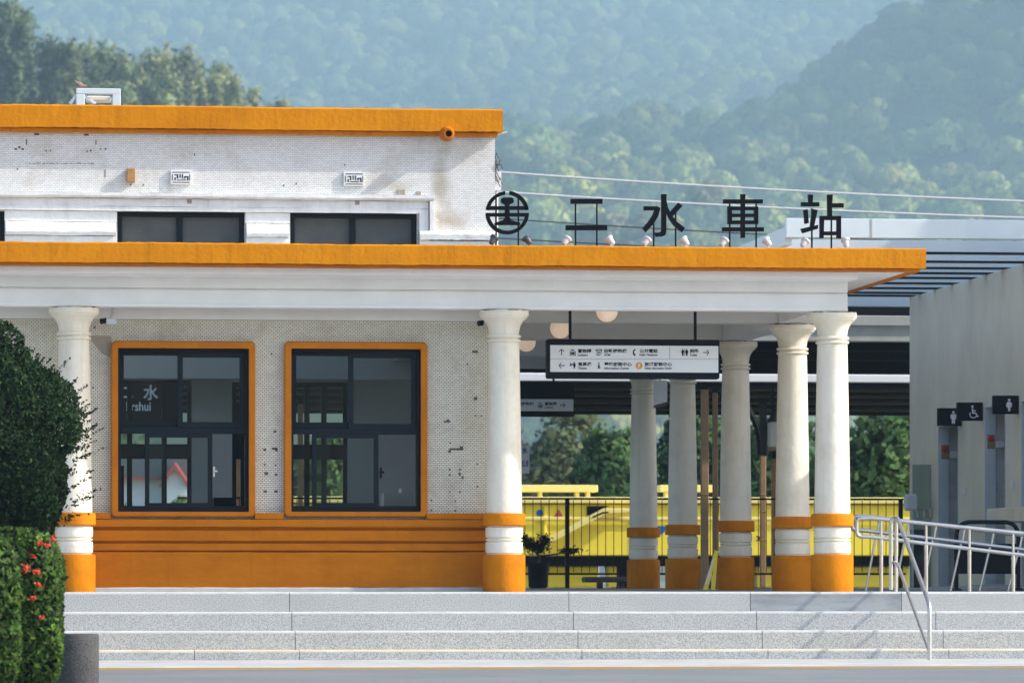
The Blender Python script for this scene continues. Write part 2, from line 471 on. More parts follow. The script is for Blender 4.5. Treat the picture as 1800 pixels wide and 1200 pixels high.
ORG = {}
def getattr_org(p):
    return ORG.get(p.name, (0, 0, 0)) if p else (0, 0, 0)
def tag(o, label, cat, group=None, kind=None):
    if label: o['label'] = label
    if cat: o['category'] = cat
    if group: o['group'] = group
    if kind: o['kind'] = kind
    return o
def thing(name, loc, label, cat, group=None):
    o = bpy.data.objects.new(name, None); COL.objects.link(o)
    o.empty_display_size = .1
    o.location = loc; ORG[o.name] = tuple(loc)
    return tag(o, label, cat, group)
def part(mb, name, mats, parent, **kw):
    o = mb.build(name, mats, parent, **kw)
    ORG[o.name] = getattr_org(parent)
    return o
def copy_tree(o, parent=None):
    c = o.copy(); COL.objects.link(c)
    c.parent = parent
    for ch in o.children: copy_tree(ch, c)
    return c
def fillet(pts, r, n=6):
    pts = [Vector(p) for p in pts]; out = [pts[0]]
    for a, b, c in zip(pts, pts[1:], pts[2:]):
        d1, d2 = (a - b), (c - b)
        k = min(r, d1.length * .49, d2.length * .49)
        p, q = b + d1.normalized() * k, b + d2.normalized() * k
        for i in range(n + 1):
            t = i / n
            out.append(p * (1 - t) ** 2 + b * 2 * t * (1 - t) + q * t * t)
    out.append(pts[-1]); return out

# ------------------------------------------------------------------ foliage
def leaf_mesh(name, pts, nrm, size, tint, mats, parent=None, org=(0, 0, 0), aspect=.55, flat=.6, seed=0, extra=None):
    g = np.random.default_rng(seed); n = len(pts)
    d = g.normal(size=(n, 3)) + nrm * flat * 1.6
    d /= np.linalg.norm(d, axis=1, keepdims=True) + 1e-9
    a = np.cross(d, g.normal(size=(n, 3))); a /= np.linalg.norm(a, axis=1, keepdims=True) + 1e-9
    b = np.cross(d, a)
    L = (size * g.uniform(.6, 1.35, n))[:, None]
    vs = np.empty((n, 4, 3))
    vs[:, 0] = pts - a * L * .5; vs[:, 1] = pts + b * L * aspect * .5
    vs[:, 2] = pts + a * L * .5; vs[:, 3] = pts - b * L * aspect * .5
    return quad_mesh(name, vs - np.array(org), np.repeat(nrm, 4, axis=0), np.repeat(tint, 4, axis=0), mats, parent, org)
def quad_mesh(name, vs, nr, ti, mats, parent, org):
    n = len(vs)
    me = bpy.data.meshes.new(name)
    me.vertices.add(n * 4); me.loops.add(n * 4); me.polygons.add(n)
    me.vertices.foreach_set("co", vs.reshape(-1).astype(np.float32))
    me.loops.foreach_set("vertex_index", np.arange(n * 4, dtype=np.int32))
    me.polygons.foreach_set("loop_start", np.arange(0, n * 4, 4, dtype=np.int32))
    try: me.polygons.foreach_set("loop_total", np.full(n, 4, dtype=np.int32))
    except Exception: pass
    me.update(calc_edges=True)
    at = me.attributes.new("nrm", 'FLOAT_VECTOR', 'POINT'); at.data.foreach_set("vector", nr.reshape(-1).astype(np.float32))
    ca = me.attributes.new("tint", 'FLOAT_COLOR', 'POINT')
    c4 = np.ones((n * 4, 4), dtype=np.float32); c4[:, :3] = ti
    ca.data.foreach_set("color", c4.reshape(-1))
    me.materials.append(mats)
    o = bpy.data.objects.new(name, me); COL.objects.link(o)
    if parent: o.parent = parent
    else: o.location = org
    return o
def crown_pts(g, n, lobes, spread=(1, 1, .8), lobe_r=(.35, .55), shell=.75, low=-.35):
    # leaf positions on the surface of several overlapping lobes inside a unit crown
    c = g.normal(size=(lobes, 3)); c /= np.linalg.norm(c, axis=1, keepdims=True)
    c *= g.uniform(.35, .72, (lobes, 1)); c[:, 2] = np.abs(c[:, 2]) * 1.1 - .3
    r = g.uniform(*lobe_r, lobes)
    k = g.choice(lobes, n, p=r ** 2 / np.sum(r ** 2))
    d = g.normal(size=(n, 3)); d /= np.linalg.norm(d, axis=1, keepdims=True)
    d[:, 2] = np.where(d[:, 2] < low, -d[:, 2], d[:, 2])
    rad = r[k] * (shell + (1 - shell) * g.uniform(0, 1, n) ** .5) * g.uniform(.92, 1.12, n)
    p = (c[k] + d * rad[:, None]) * np.array(spread)
    nn = d * .85 + p * .4; nn /= np.linalg.norm(nn, axis=1, keepdims=True)
    return p, nn
def tints(g, n, v=.25, base=(1, 1, 1)):
    t = np.array(base) * (1 + g.uniform(-v, v, (n, 1)))
    t[:, 0] *= 1 + g.uniform(-.15, .25, n); t[:, 2] *= 1 + g.uniform(-.15, .15, n)
    return np.clip(t, .02, 4)

# ================================================================== SETTING
XL = -14.0
YS, ZS = [-1.35, -1.67, -1.99, -2.31], [0.0, -.194, -.378, -.560]
ZP, ZR = -.656, -.692
YK = -5.2
# ground, road, pavement, platform floor
g_ = MB(); g_.add([(-600, 18.2, -1.05), (600, 18.2, -1.05), (1250, 5200, -1.05), (-100, 5200, -1.05)], [(0, 1, 2, 3)])
tag(g_.build('ground', M['soil']), None, None, kind='structure')
g_ = MB(); g_.add([(-80, -90, ZR), (80, -90, ZR), (80, YK, ZR), (-80, YK, ZR)], [(0, 1, 2, 3)])
tag(g_.build('road', M['asphalt']), None, None, kind='structure')
g_ = MB(); g_.box(-30, 30, YK + .004, -2.0, ZP - .3, ZP)
g_.box(-30, 30, YK - .10, YK, ZR - .2, ZP - .004, 1)
tag(g_.build('pavement', [M['paving'], M['kerb_paint']], bevel=.012), None, None, kind='structure')
g_ = MB(); g_.box(-30, 30, -1.0, 18.2, -1.2, -.004)
tag(g_.build('platform_floor', M['floor']), None, None, kind='structure')

# granite steps
st = thing('granite_steps', (PX(900, -1.35), -1.35, ZP), 'wide flight of speckled grey granite steps running along the station front', 'steps')
joints = [[509, 1000, 1319, 1585], [513, 1008, 1330, 1645], [519, 1016, 1340, 1658], [342, 527, 1023, 1350, 1668]]
for i in range(4):
    y0, zt = YS[i], ZS[i]
    zb = ZS[i + 1] - .03 if i < 3 else ZP - .05
    yb = y0 + (.5 if i else .9)
    xs = [XL - 4] + [PX(u, y0) for u in joints[i]] + [9.0]
    m_ = MB()
    for a, b, k in zip(xs, xs[1:], range(9)):
        mi = 2 if (i == 0 and k == 3) else 0
        a += .003; b -= .003
        pr = [(y0, zb), (y0, zt - .020), (y0 + .004, zt - .008), (y0 + .016, zt), (yb, zt), (yb, zb)]
        n = 10; kx = len(pr); vs = []
        rr = random.Random(i * 20 + k)
        for q in range(n + 1):
            x = a + (b - a) * q / n
            jz = rr.uniform(-.0015, .0015)
            vs += [(x, y, z + (jz if z > zb + .01 else 0)) for y, z in pr]
        fs, mm = [], []
        base = len(m_.v)
        for q in range(n):
            for j in range(kx):
                m_.add([], [])
                m_.f.append(tuple(base + t for t in (q * kx + j, (q + 1) * kx + j, (q + 1) * kx + (j + 1) % kx, q * kx + (j + 1) % kx)))
                m_.m.append(1 if j in (1, 2, 3) else mi)
        m_.v += vs
        m_.f.append(tuple(base + t for t in range(kx - 1, -1, -1))); m_.m.append(mi)
        m_.f.append(tuple(base + n * kx + t for t in range(kx))); m_.m.append(mi)
    o = part(m_, 'step', [M['granite'], M['nose_y'] if i == 3 else M['granite_lit'], M['marble']], st)
    if i == 0: o['label'] = 'top granite step patched with a smooth veined marble slab'

# ================================================================== STATION BUILDING
YF = .45
XR = PX(870, YF)
XE = PX(1628, -.8)
YB = 14.5
bd = thing('station_building', (-6, YF, 0), 'low white tiled railway station with orange fascias and cream columns', 'station')
zc_top, zc_bot, zc_trim, zsof = PZ(437, 1628, -.8), PZ(472, 1628, -.8), PZ(478, 1618, -.75), 3.262
zbeam = 2.885
# openings in the front wall
def rect(u0, u1, v0, v1, Y=YF): 
    a, b = P(u0, v1, Y), P(u1, v0, Y)
    return (a.x, b.x, a.z, b.z)
W1, W2 = rect(206, 437, 613, 899), rect(511, 739, 614, 899)
K0, K1, K2 = rect(-200, 8, 371, 452), rect(206, 430, 373, 452), rect(510, 733, 375, 452)
zdado = PZ(901, 500, .36)
zup0 = 3.3
ztile_top = PZ(238, 870, YF)
m_ = MB(); m_.wall(XL, XR, .0, PZ(563, 500, YF), YF, YF + .2, [W1, W2])
# missing tiles: bare mortar patches a tile or two wide, set just proud of the wall
holes_px = [(830, 618, 10, 4), (833, 700, 6, 5), (780, 741, 12, 3), (785, 738, 5, 3), (790, 789, 24, 4), (788, 793, 5, 5), (808, 786, 6, 5), (790, 778, 3, 3),
            (789, 825, 3, 4), (807, 825, 3, 4), (789, 834, 3, 3), (806, 833, 4, 5), (811, 839, 4, 4), (790, 864, 2, 3), (807, 864, 3, 3), (757, 879, 3, 3),
            (799, 880, 3, 3), (463, 790, 5, 4), (478, 788, 9, 4), (483, 790, 5, 5), (481, 758, 5, 4), (464, 816, 3, 3), (483, 817, 3, 3), (465, 832, 6, 5),
            (483, 834, 5, 4), (463, 863, 6, 4), (482, 863, 6, 4), (835, 730, 2, 3), (845, 731, 2, 3), (838, 815, 2, 3), (838, 855, 3, 3), (757, 896, 3, 3), (799, 897, 3, 3),
            (162, 681, 3, 3), (163, 826, 3, 3), (476, 622, 3, 3), (820, 640, 3, 3), (165, 575, 3, 4)]
for (u, v, w_, h_) in holes_px: m_.pbox(u, u + w_, v - h_ / 2, v + h_ / 2, YF - .003, .002, 1)
m_.ppoly([(158, 590), (196, 590), (196, 612), (194, 628), (180, 622), (164, 604)], YF - .004, .003, 2)
part(m_, 'tiled_wall', [M['tile_low'], M['grout'], M['render_patch']], bd)['label'] = 'lower wall of small cream mosaic tiles with a few missing'
def zz(v): return PZ(v, 500, YF)
M['tile_up_s'] = tile_mat('white wall tile with rain stains', (.80, .81, .79), (.70, .71, .69), (.24, .24, .23), .0011,
    [(PX(775, YF) + 6, zz(320) - 0, .16, .50, .75, (.50, .42, .32)), (PX(790, YF) + 6, zz(385), .28, .16, .8, (.62, .50, .38)),
     (PX(690, YF) + 6, zz(325), .5, .12, .45, (.72, .68, .60)), (PX(205, YF) + 6, zz(330), .35, .10, .4, (.72, .68, .62)),
     (PX(782, YF) + 6, zz(262), .25, .16, .5, (.62, .58, .52))])
m_ = MB(); m_.wall(XL, XR, zup0, ztile_top, YF, YF + .2, [K0, K1, K2])
for (u, v, w_, h_) in [(60, 236, 9, 3), (148, 237, 8, 3), *[(45 + 6 * k, 287 + .4 * (k % 3), 3 + k % 4, .7 + .4 * (k % 2)) for k in range(20)], (26, 262, 4, 3), (32, 259, 4, 3), (38, 262, 4, 3), (80, 265, 2, 3), (88, 265, 2, 3), (152, 266, 2, 3), (158, 265, 3, 3), (176, 262, 2, 3),
                       (184, 262, 3, 3), (341, 272, 2, 4), (229, 325, 2, 3), (251, 325, 2, 3), (498, 326, 2, 3), (520, 323, 2, 3), (605, 290, 2, 3), (30, 297, 2, 3), (46, 250, 1.5, 10), (168, 250, 1.5, 8), (184, 305, 1.5, 14)]:
    m_.pbox(u, u + w_, v - h_ / 2, v + h_ / 2, YF - .003, .002, 1)
m_.pbox(699, 712, 334, 345, YF - .012, .011, 2); m_.pbox(732, 740, 337, 343, YF - .012, .011, 2)
part(m_, 'upper_wall', [M['tile_up_s'], M['grout'], M['render_patch']], bd)['label'] = 'upper wall of white mosaic tiles with brown rain stains'
# white lintel band above the lower tiles
m_ = MB(); m_.box(XL, XR, YF - .03, YF + .2, PZ(563, 500, YF) + .002, zsof - .004)
part(m_, 'lintel_band', M['white'], bd)
# side and back walls, room shell
YR = 6.5
m_ = MB()
hA, hB = rect(120, 337, 668, 896, YR), rect(408, 611, 672, 896, YR)
more = [(XL + .8 + 1.7 * k, XL + 2.2 + 1.7 * k, hA[2], 3.0) for k in range(5) if XL + 2.2 + 1.7 * k < hA[0] - .2]  # unseen extra openings, put in to let daylight into the room
m_.wall(XL, XR, .0, ztile_top, YR, YR + .18, [hA, hB] + more)
m_.box(XR - .2, XR, YF + .2, YR, .0, ztile_top)
m_.box(XL, XL + .2, YF + .2, YR, .0, .8)
m_.box(XL, XL + .2, YF + .2, YR, 3.0, ztile_top)
part(m_, 'room_wall', M['room'], bd)
SKX, SKY_ = (-9.5, -4.4), (2.6, 6.0)  # unseen opening cut through ceiling and roof to brighten the room
def holed(mb, x0, x1, y0, y1, z0, z1):
    mb.box(x0, SKX[0], y0, y1, z0, z1); mb.box(SKX[1], x1, y0, y1, z0, z1)
    mb.box(SKX[0] + .001, SKX[1] - .001, y0, SKY_[0], z0, z1); mb.box(SKX[0] + .001, SKX[1] - .001, SKY_[1], y1, z0, z1)
m_ = MB(); holed(m_, XL + .2, XR - .2, YF + .2, YR, 3.16, 3.3)
m_.box(XL + .2, XR - .2, YR - .35, YR - .004, PZ(665, 400, YR - .35), 3.155)
part(m_, 'room_ceiling', M['room'], bd)
m_ = MB(); m_.box(XR - .55, XR - .204, YF + .25, YR - .36, 2.62, 3.155); part(m_, 'room_beam', M['concrete'], bd)
for y in (1.9, 4.3): m_ = MB(); m_.box(XR - .42, XR - .204, y, y + .45, 0, 2.61); part(m_, 'room_pillar', M['concrete'], bd)
m_ = MB()
for (h, muls) in ((hA, (228, 289)), (hB, (428, 540, 570))):
    zt0, zt1 = PZ(806, 300, YR), PZ(780, 300, YR)
    m_.box(h[0], h[1], YR + .03, YR + .11, zt0, zt1)
    m_.box(h[0], h[1], YR + .032, YR + .10, h[2], h[2] + .05); m_.box(h[0], h[1], YR + .032, YR + .10, h[3] - .05, h[3])
    m_.box(h[0], h[0] + .05, YR + .034, YR + .098, h[2] + .05, h[3] - .05); m_.box(h[1] - .05, h[1], YR + .034, YR + .098, h[2] + .05, h[3] - .05)
    for u in muls:
        x = PX(u, YR); m_.box(x - .03, x + .03, YR + .036, YR + .096, h[2] + .05, h[3] - .05)
bw = part(m_, 'rear_window_frame', M['frame'], bd, bevel=.004)

# window surrounds, frames, sashes, panes
def round_rect_ring(mb, o, i, y0, y1, ro, ri, mi=0, n=5):
    def loop(r4, rad):
        x0, x1, z0, z1 = r4; pts = []
        for cx, cz, a0 in ((x1 - rad, z1 - rad, 0), (x0 + rad, z1 - rad, 90), (x0 + rad, z0 + rad, 180), (x1 - rad, z0 + rad, 270)):
            for k in range(n + 1):
                a = R(a0 + 90 * k / n); pts.append((cx + rad * math.cos(a), cz + rad * math.sin(a)))
        return pts
    a, b = loop(o, ro), loop(i, ri); k = len(a)
    bi = loop((o[0] + .012, o[1] - .012, o[2] + .012, o[3] - .012), ro)
    vs = [(x, y1, z) for x, z in a] + [(x, y0 + .012, z) for x, z in a] + [(x, y0, z) for x, z in bi] + [(x, y0, z) for x, z in b] + [(x, y1 + .12, z) for x, z in b]
    fs = []
    for r in range(4):
        fs += [(r * k + j, r * k + (j + 1) % k, (r + 1) * k + (j + 1) % k, (r + 1) * k + j) for j in range(k)]
    mb.add(vs, fs, mi)
def frame_ring(mb, x0, x1, z0, z1, t, y0, y1, tb=None):
    tb = tb or t
    mb.box(x0, x1, y0, y1, z0, z0 + tb); mb.box(x0, x1, y0, y1, z1 - t, z1)
    mb.box(x0, x0 + t, y0, y1, z0 + tb, z1 - t); mb.box(x1 - t, x1, y0, y1, z0 + tb, z1 - t)
def pane(win, x0, x1, z0, z1, y, m=None):
    g = MB(); g.box(x0, x1, y, y + .006, z0, z1)
    part(g, 'pane', m or M['glass'], win)
def main_window(u0, u1, v0, v1, outer, vm0, vm1, um, sash, lab, handle):
    r_in, r_out = rect(u0, u1, v0, v1), rect(*outer)
    wd = MB(); round_rect_ring(wd, r_out, r_in, YF - .098, YF - .001, .045, .012)
    sr = part(wd, 'window_surround', M['orange_smooth'], bd, smooth=30)
    x0, x1, z0, z1 = r_in
    yb = YF + .075
    f = MB(); frame_ring(f, x0, x1, z0, z1, .035, yb, yb + .11, .06)
    zm0, zm1 = PZ(vm1, 400, yb), PZ(vm0, 400, yb)
    f.box(x0 + .035, x1 - .035, yb + .002, yb + .108, zm0, zm1)
    win = part(f, 'window', M['frame'], bd, bevel=.004); win['label'] = lab
    xm = PX(um, yb)
    # upper pair: fixed left sash behind, right sash in front
    s = MB(); frame_ring(s, x0 + .037, xm + .02, zm1 + .002, z1 - .037, .03, yb + .060, yb + .095, .06)
    part(s, 'sash', M['frame'], win, bevel=.003); pane(win, x0 + .05, xm, zm1 + .05, z1 - .06, yb + .075)
    s = MB(); frame_ring(s, xm - .025, x1 - .037, zm1 - .012, z1 - .037, .05, yb - .004, yb + .05, .06)
    part(s, 'sash', M['frame'], win, bevel=.003); pane(win, xm, x1 - .06, zm1 + .05, z1 - .06, yb + .025)
    # lower: one sliding sash pushed to the middle
    a, b = PX(sash[0], yb), PX(sash[1], yb)
    s = MB(); frame_ring(s, a, b, z0 + .03, zm0 + .004, .045, yb - .006, yb + .04, .06)
    part(s, 'sash', M['frame'], win, bevel=.003); pane(win, a + .03, b - .03, z0 + .08, zm0 - .03, yb + .02)
    pane(win, x0 + .035, a + .2, z0 + .061, zm0 - .002, yb + .08)
    hx, hz = PX(handle[0], yb), PZ(handle[1], handle[0], yb)
    h = MB(); h.box(hx - .012, hx + .012, yb - .03, yb - .007, hz - .06, hz + .05); h.box(hx - .006, hx + .035, yb - .05, yb - .031, hz - .01, hz + .012)
    part(h, 'handle', M['steel'] if handle[2] else M['black'], win, bevel=.003)
main_window(207, 437, 613, 899, (195, 448, 601, 908), 750, 762, 317, (255, 373), 'left window looking through to a station name board', (376, 828, 1))
main_window(511, 739, 614, 899, (499, 750, 602, 908), 752, 762, 617, (549, 665), 'right window looking through to grey room walls', (669, 830, 0))

# clerestory windows
def clerestory(r4, um, lab):
    x0, x1, z0, z1 = r4; y = YF + .06
    f = MB(); frame_ring(f, x0, x1, z0, z1, .05, y, y + .09)
    if um: xm = PX(um, y); f.box(xm - .03, xm + .03, y + .004, y + .086, z0 + .05, z1 - .05)
    o = part(f, 'clerestory_window', M['frame'], bd, bevel=.005); o['label'] = lab
    g = MB(); g.box(x0 + .04, x1 - .04, y + .045, y + .05, z0 + .04, z1 - .04); part(g, 'pane', M['glass_top'], o)
clerestory(K0, None, 'clerestory window cut by the left edge of the photo')
clerestory(K1, 316, 'clerestory window above the left main window')
clerestory(K2, 620, 'clerestory window beside the station emblem')
m_ = MB(); m_.box(XL + .25, XR - .25, YF + .6, YF + .7, 3.32, ztile_top - .05)
part(m_, 'inner_blind', M['room'], bd)

# white mouldings round the clerestory
m_ = MB()
zA, zB, zC_, zD = zz(343), zz(352), zz(366), zz(374)
xe = PX(762, YF)
m_.extr([(YF - .003, zB), (YF - .10, zB), (YF - .12, zB + .02), (YF - .12, zA), (YF - .003, zA + .01)], XL, xe, 120, .004, 0, 3)
m_.extr([(YF - .003, zC_), (YF - .055, zC_), (YF - .055, zB - .003), (YF - .003, zB - .003)], XL, PX(752, YF), 60, .001, 0, 4)
m_.extr([(YF - .003, zD), (YF - .075, zD), (YF - .075, zC_ - .003), (YF - .003, zC_ - .003)], XL, PX(740, YF), 60, .002, 0, 5)
m_.box(PX(754, YF), xe - .004, YF - .11, YF - .004, zz(408), zB - .004)
m_.box(PX(736, YF), PX(752, YF), YF - .07, YF - .004, zz(428), zC_ - .006)
for (u0, u1) in ((8, 205), (431, 509)):
    x0, x1 = PX(u0, YF), PX(u1, YF)
    m_.box(x0, x1, YF - .045, YF - .004, zz(393), zD - .004)
    m_.extr([(YF - .005, zz(418)), (YF - .12, zz(418)), (YF - .13, zz(412)), (YF - .09, zz(397)), (YF - .05, zz(394)), (YF - .005, zz(394))], x0 + .01, x1 - .01, 20, .004, 0, 7)
    m_.box(x0 + .006, x1 - .006, YF - .09, YF - .004, zz(432), zz(418) - .004)
m_.extr([(YF - .005, zz(421)), (YF - .12, zz(421)), (YF - .13, zz(412)), (YF - .11, zz(406)), (YF - .005, zz(404))], PX(736, YF), XR - .004, 26, .006, 0, 8)
m_.box(PX(736, YF), XR - .02, YF - .08, YF - .006, zz(440), zz(421) - .008)
part(m_, 'window_moulding', M['white_worn'], bd, smooth=30)
for q4 in ((329, 337, 351, 358), (624, 632, 353, 360)): m_ = MB(); m_.pbox(*q4, YF - .059, .006); part(m_, 'tan_patch', M['render_patch'], bd)

# upper fascia (orange parapet) with the darker step under it
YU = YF - .14
zu0, zu1, zu2 = PZ(192.5, 883, YU), PZ(232, 883, YU), PZ(240, 875, YF - .07)
m_ = MB()
xu = PX(884, YU)
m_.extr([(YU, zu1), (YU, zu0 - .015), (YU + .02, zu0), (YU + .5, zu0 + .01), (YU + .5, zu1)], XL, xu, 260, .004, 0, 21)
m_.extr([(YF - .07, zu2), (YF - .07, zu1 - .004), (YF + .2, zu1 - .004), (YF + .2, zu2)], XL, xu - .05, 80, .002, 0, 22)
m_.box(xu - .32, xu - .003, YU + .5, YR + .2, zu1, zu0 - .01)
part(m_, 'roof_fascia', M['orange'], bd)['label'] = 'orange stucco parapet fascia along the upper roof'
m_ = MB(); holed(m_, XL, xu - .33, YU + .51, YR + .2, zu1 + .01, zu1 + .12); part(m_, 'roof_slab', M['concrete'], bd)
# drain spout
c = P(787, 235, YF - .2)
m_ = MB(); m_.tube([(c.x, YU - .17, c.z - .01), (c.x, YU + .04, c.z)], [.046, .054], 20, 0, False)
m_.tube([(c.x, YU - .17, c.z - .01), (c.x, YU - .06, c.z - .005)], [.034, .034], 20, 0, False)
m_.lathe([(.036, 0), (.052, 0)], 0, 0, 4, 0, False) if False else None
for k in range(20):
    a0, a1 = 2 * math.pi * k / 20, 2 * math.pi * (k + 1) / 20
    m_.add([(c.x + r * math.cos(a), YU - .17, c.z - .01 + r * math.sin(a)) for r, a in ((.034, a0), (.046, a0), (.046, a1), (.034, a1))], [(0, 1, 2, 3)])
    m_.add([(c.x + r * math.cos(a), YU - .08, c.z - .01 + r * math.sin(a)) for r, a in ((.0, a0), (.037, a0), (.037, a1))], [(0, 1, 2)], 1)
m_.tube([(c.x, YU - .05, c.z), (c.x, YU + .03, c.z + .01)], [.056, .085], 20, 0)
part(m_, 'drain_spout', [M['orange_smooth'], M['black']], bd, smooth=40)

# conduit on the wall's right corner, vents, wood block
def vent(u, v, lab):
    a, b = P(u - 18, v + 12, YF), P(u + 18, v - 12, YF)
    m_ = MB(); m_.box(a.x, b.x, YF - .03, YF - .004, a.z, b.z)
    X = lambda t: a.x + (b.x - a.x) * t
    Z = lambda t: b.z + (a.z - b.z) * t
    def slot(x0, x1, z0, z1): m_.box(X(x0), X(x1), YF - .033, YF - .0305, Z(z1), Z(z0), 1)
    slot(.08, .93, .12, .17); slot(.08, .93, .85, .90); slot(.07, .10, .28, .74); slot(.91, .94, .28, .74)
    slot(.18, .36, .30, .37); slot(.30, .36, .37, .60); slot(.18, .24, .52, .74); slot(.30, .50, .68, .74)
    slot(.43, .48, .26, .56); slot(.55, .60, .26, .60); slot(.50, .74, .68, .74); slot(.66, .86, .42, .49); slot(.80, .86, .49, .74); slot(.66, .72, .49, .60)
    part(m_, 'vent', [M['white'], M['black']], bd)['label'] = lab
vent(318, 312, 'left lattice vent on the upper wall'); vent(622, 315, 'right lattice vent on the upper wall')
m_ = MB(); m_.pbox(223, 238, 296, 320, YF - .07, .066); part(m_, 'wood_block', M['wood'], bd, bevel=.006)
m_ = MB(); a = P(875, 335, YF + .1); b = P(875, 303, YF + .1)
m_.box(XR + .003, XR + .07, YF + .04, YF + .12, a.z, b.z); m_.tube([(XR + .03, YF + .08, zup0 + .2), (XR + .03, YF + .08, a.z)], .012, 8)
m2 = MB(); m2.tube([(XR - .05, YF - .02, zu2 + .0), (XR + .12, YF - .06, zu2 + .05)], .007, 6); part(m2, 'stray_rod', M['white'], bd)
part(m_, 'conduit_box', M['white'], bd)
# a few dry tendrils of creeper on the corner
m_ = MB()
for k in range(9):
    p0 = Vector((XR + .012, YF + .03, zz(268 + k * 4))); pts = [p0]
    for j in range(5): pts.append(pts[-1] + Vector((rnd.uniform(-.012, .03), rnd.uniform(-.02, .02), rnd.uniform(-.07, .03))))
    m_.tube(pts, .0045, 5)
part(m_, 'dry_creeper', M['bark'], bd)

# canopy: slab, fascia, trim, soffit beams
zt = zc_top
m_ = MB()
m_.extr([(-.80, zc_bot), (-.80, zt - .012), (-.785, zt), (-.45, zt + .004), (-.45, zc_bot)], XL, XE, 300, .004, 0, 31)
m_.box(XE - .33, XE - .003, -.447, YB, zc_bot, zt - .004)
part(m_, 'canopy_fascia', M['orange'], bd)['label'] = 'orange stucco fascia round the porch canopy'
m_ = MB()
m_.extr([(-.745, zc_trim), (-.745, zc_bot - .003), (-.64, zc_bot - .003), (-.64, zc_trim)], XL, XE - .055, 60, .0015, 0, 32)
m_.box(XE - .165, XE - .06, -.636, YB, zc_trim + .001, zc_bot - .003)
part(m_, 'canopy_trim', M['orange_smooth'], bd)
m_ = MB()
m_.plan([(XL, -.635), (XE - .17, -.635), (XE - .17, YB), (XR + .004, YB), (XR + .004, YF - .035), (XL, YF - .035)], zsof, zsof + .05)
part(m_, 'soffit', M['white'], bd)
m_ = MB()
m_.plan([(XL, -.44), (XE - .34, -.44), (XE - .34, YB - .02), (XR + .03, YB - .02), (XR + .03, YF - .14), (XL, YF - .14)], zsof + .055, zt - .03)
part(m_, 'canopy_roof', M['concrete'], bd)
XB = PX(1490, -.14)
m_ = MB()
z1, z2 = PZ(515, 1400, -.13), PZ(494, 1400, -.13)
zz2 = PZ(541, 1400, -.14)
m_.extr([(-.15, zbeam + .012), (-.15, zz2 - .004), (-.135, zz2), (-.13, z1 - .012), (-.105, z1 - .006), (-.105, z1 + .006), (-.14, z1 + .010), (-.14, z2 - .008),
         (-.14, zsof - .003), (.15, zsof - .003), (.15, zbeam + .004), (-.14, zbeam)], XL, XB, 60, .0012, 0, 41)
m_.box(XB - .31, XB - .006, .152, YB - .3, zbeam, zsof - .003)
zcn = PZ(490.5, 1505, -.62); XN = PX(1508, -.62)
m_.extr([(-.62, zcn + .004), (-.62, zsof - .003), (-.143, zsof - .003), (-.143, zcn - .0), (-.60, zcn)], XL, XN, 60, .0012, 0, 42)
m_.box(XB + .003, XN - .003, -.140, YB - .3, zcn + .002, zsof - .004)
part(m_, 'canopy_beam', M['white'], bd, smooth=25)
YC = [0.0] + [YW(u, 0.0) for u in (1393, 1293, 1200, 1131)]
for y in YC[1:]:
    m_ = MB(); m_.box(XR + .004, XB - .312, y - .15, y + .15, zbeam + .003, zsof - .003); part(m_, 'ceiling_beam', M['ceil'], bd)

# dado: orange base of the wall with its grooved bands
m_ = MB()
zd = lambda v: PZ(v, 500, .36)
XD = XR - .002
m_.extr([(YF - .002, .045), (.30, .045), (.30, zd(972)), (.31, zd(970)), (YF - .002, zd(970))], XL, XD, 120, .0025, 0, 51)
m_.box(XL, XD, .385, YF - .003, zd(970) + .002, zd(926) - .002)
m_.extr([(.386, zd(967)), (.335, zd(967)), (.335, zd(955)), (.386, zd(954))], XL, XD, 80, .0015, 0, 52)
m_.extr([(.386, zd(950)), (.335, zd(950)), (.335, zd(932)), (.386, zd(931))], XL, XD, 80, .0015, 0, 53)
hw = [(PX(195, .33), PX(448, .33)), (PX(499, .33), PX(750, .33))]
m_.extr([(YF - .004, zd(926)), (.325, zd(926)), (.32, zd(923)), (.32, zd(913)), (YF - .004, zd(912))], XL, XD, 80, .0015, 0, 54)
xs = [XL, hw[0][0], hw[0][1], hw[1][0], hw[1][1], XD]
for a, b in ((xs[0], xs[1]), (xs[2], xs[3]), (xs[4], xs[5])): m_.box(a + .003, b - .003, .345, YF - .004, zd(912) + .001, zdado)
part(m_, 'dado', M['orange_dado_shaded'], bd)['label'] = 'orange grooved base of the wall below the windows'
m_ = MB(); m_.extr([(YF + .1, -.003), (.20, -.003), (.20, .035), (.21, .043), (YF + .1, .043)], XL, XR + .05, 80, .002, 0, 55)
part(m_, 'plinth_ledge', M['granite_lit'], bd)
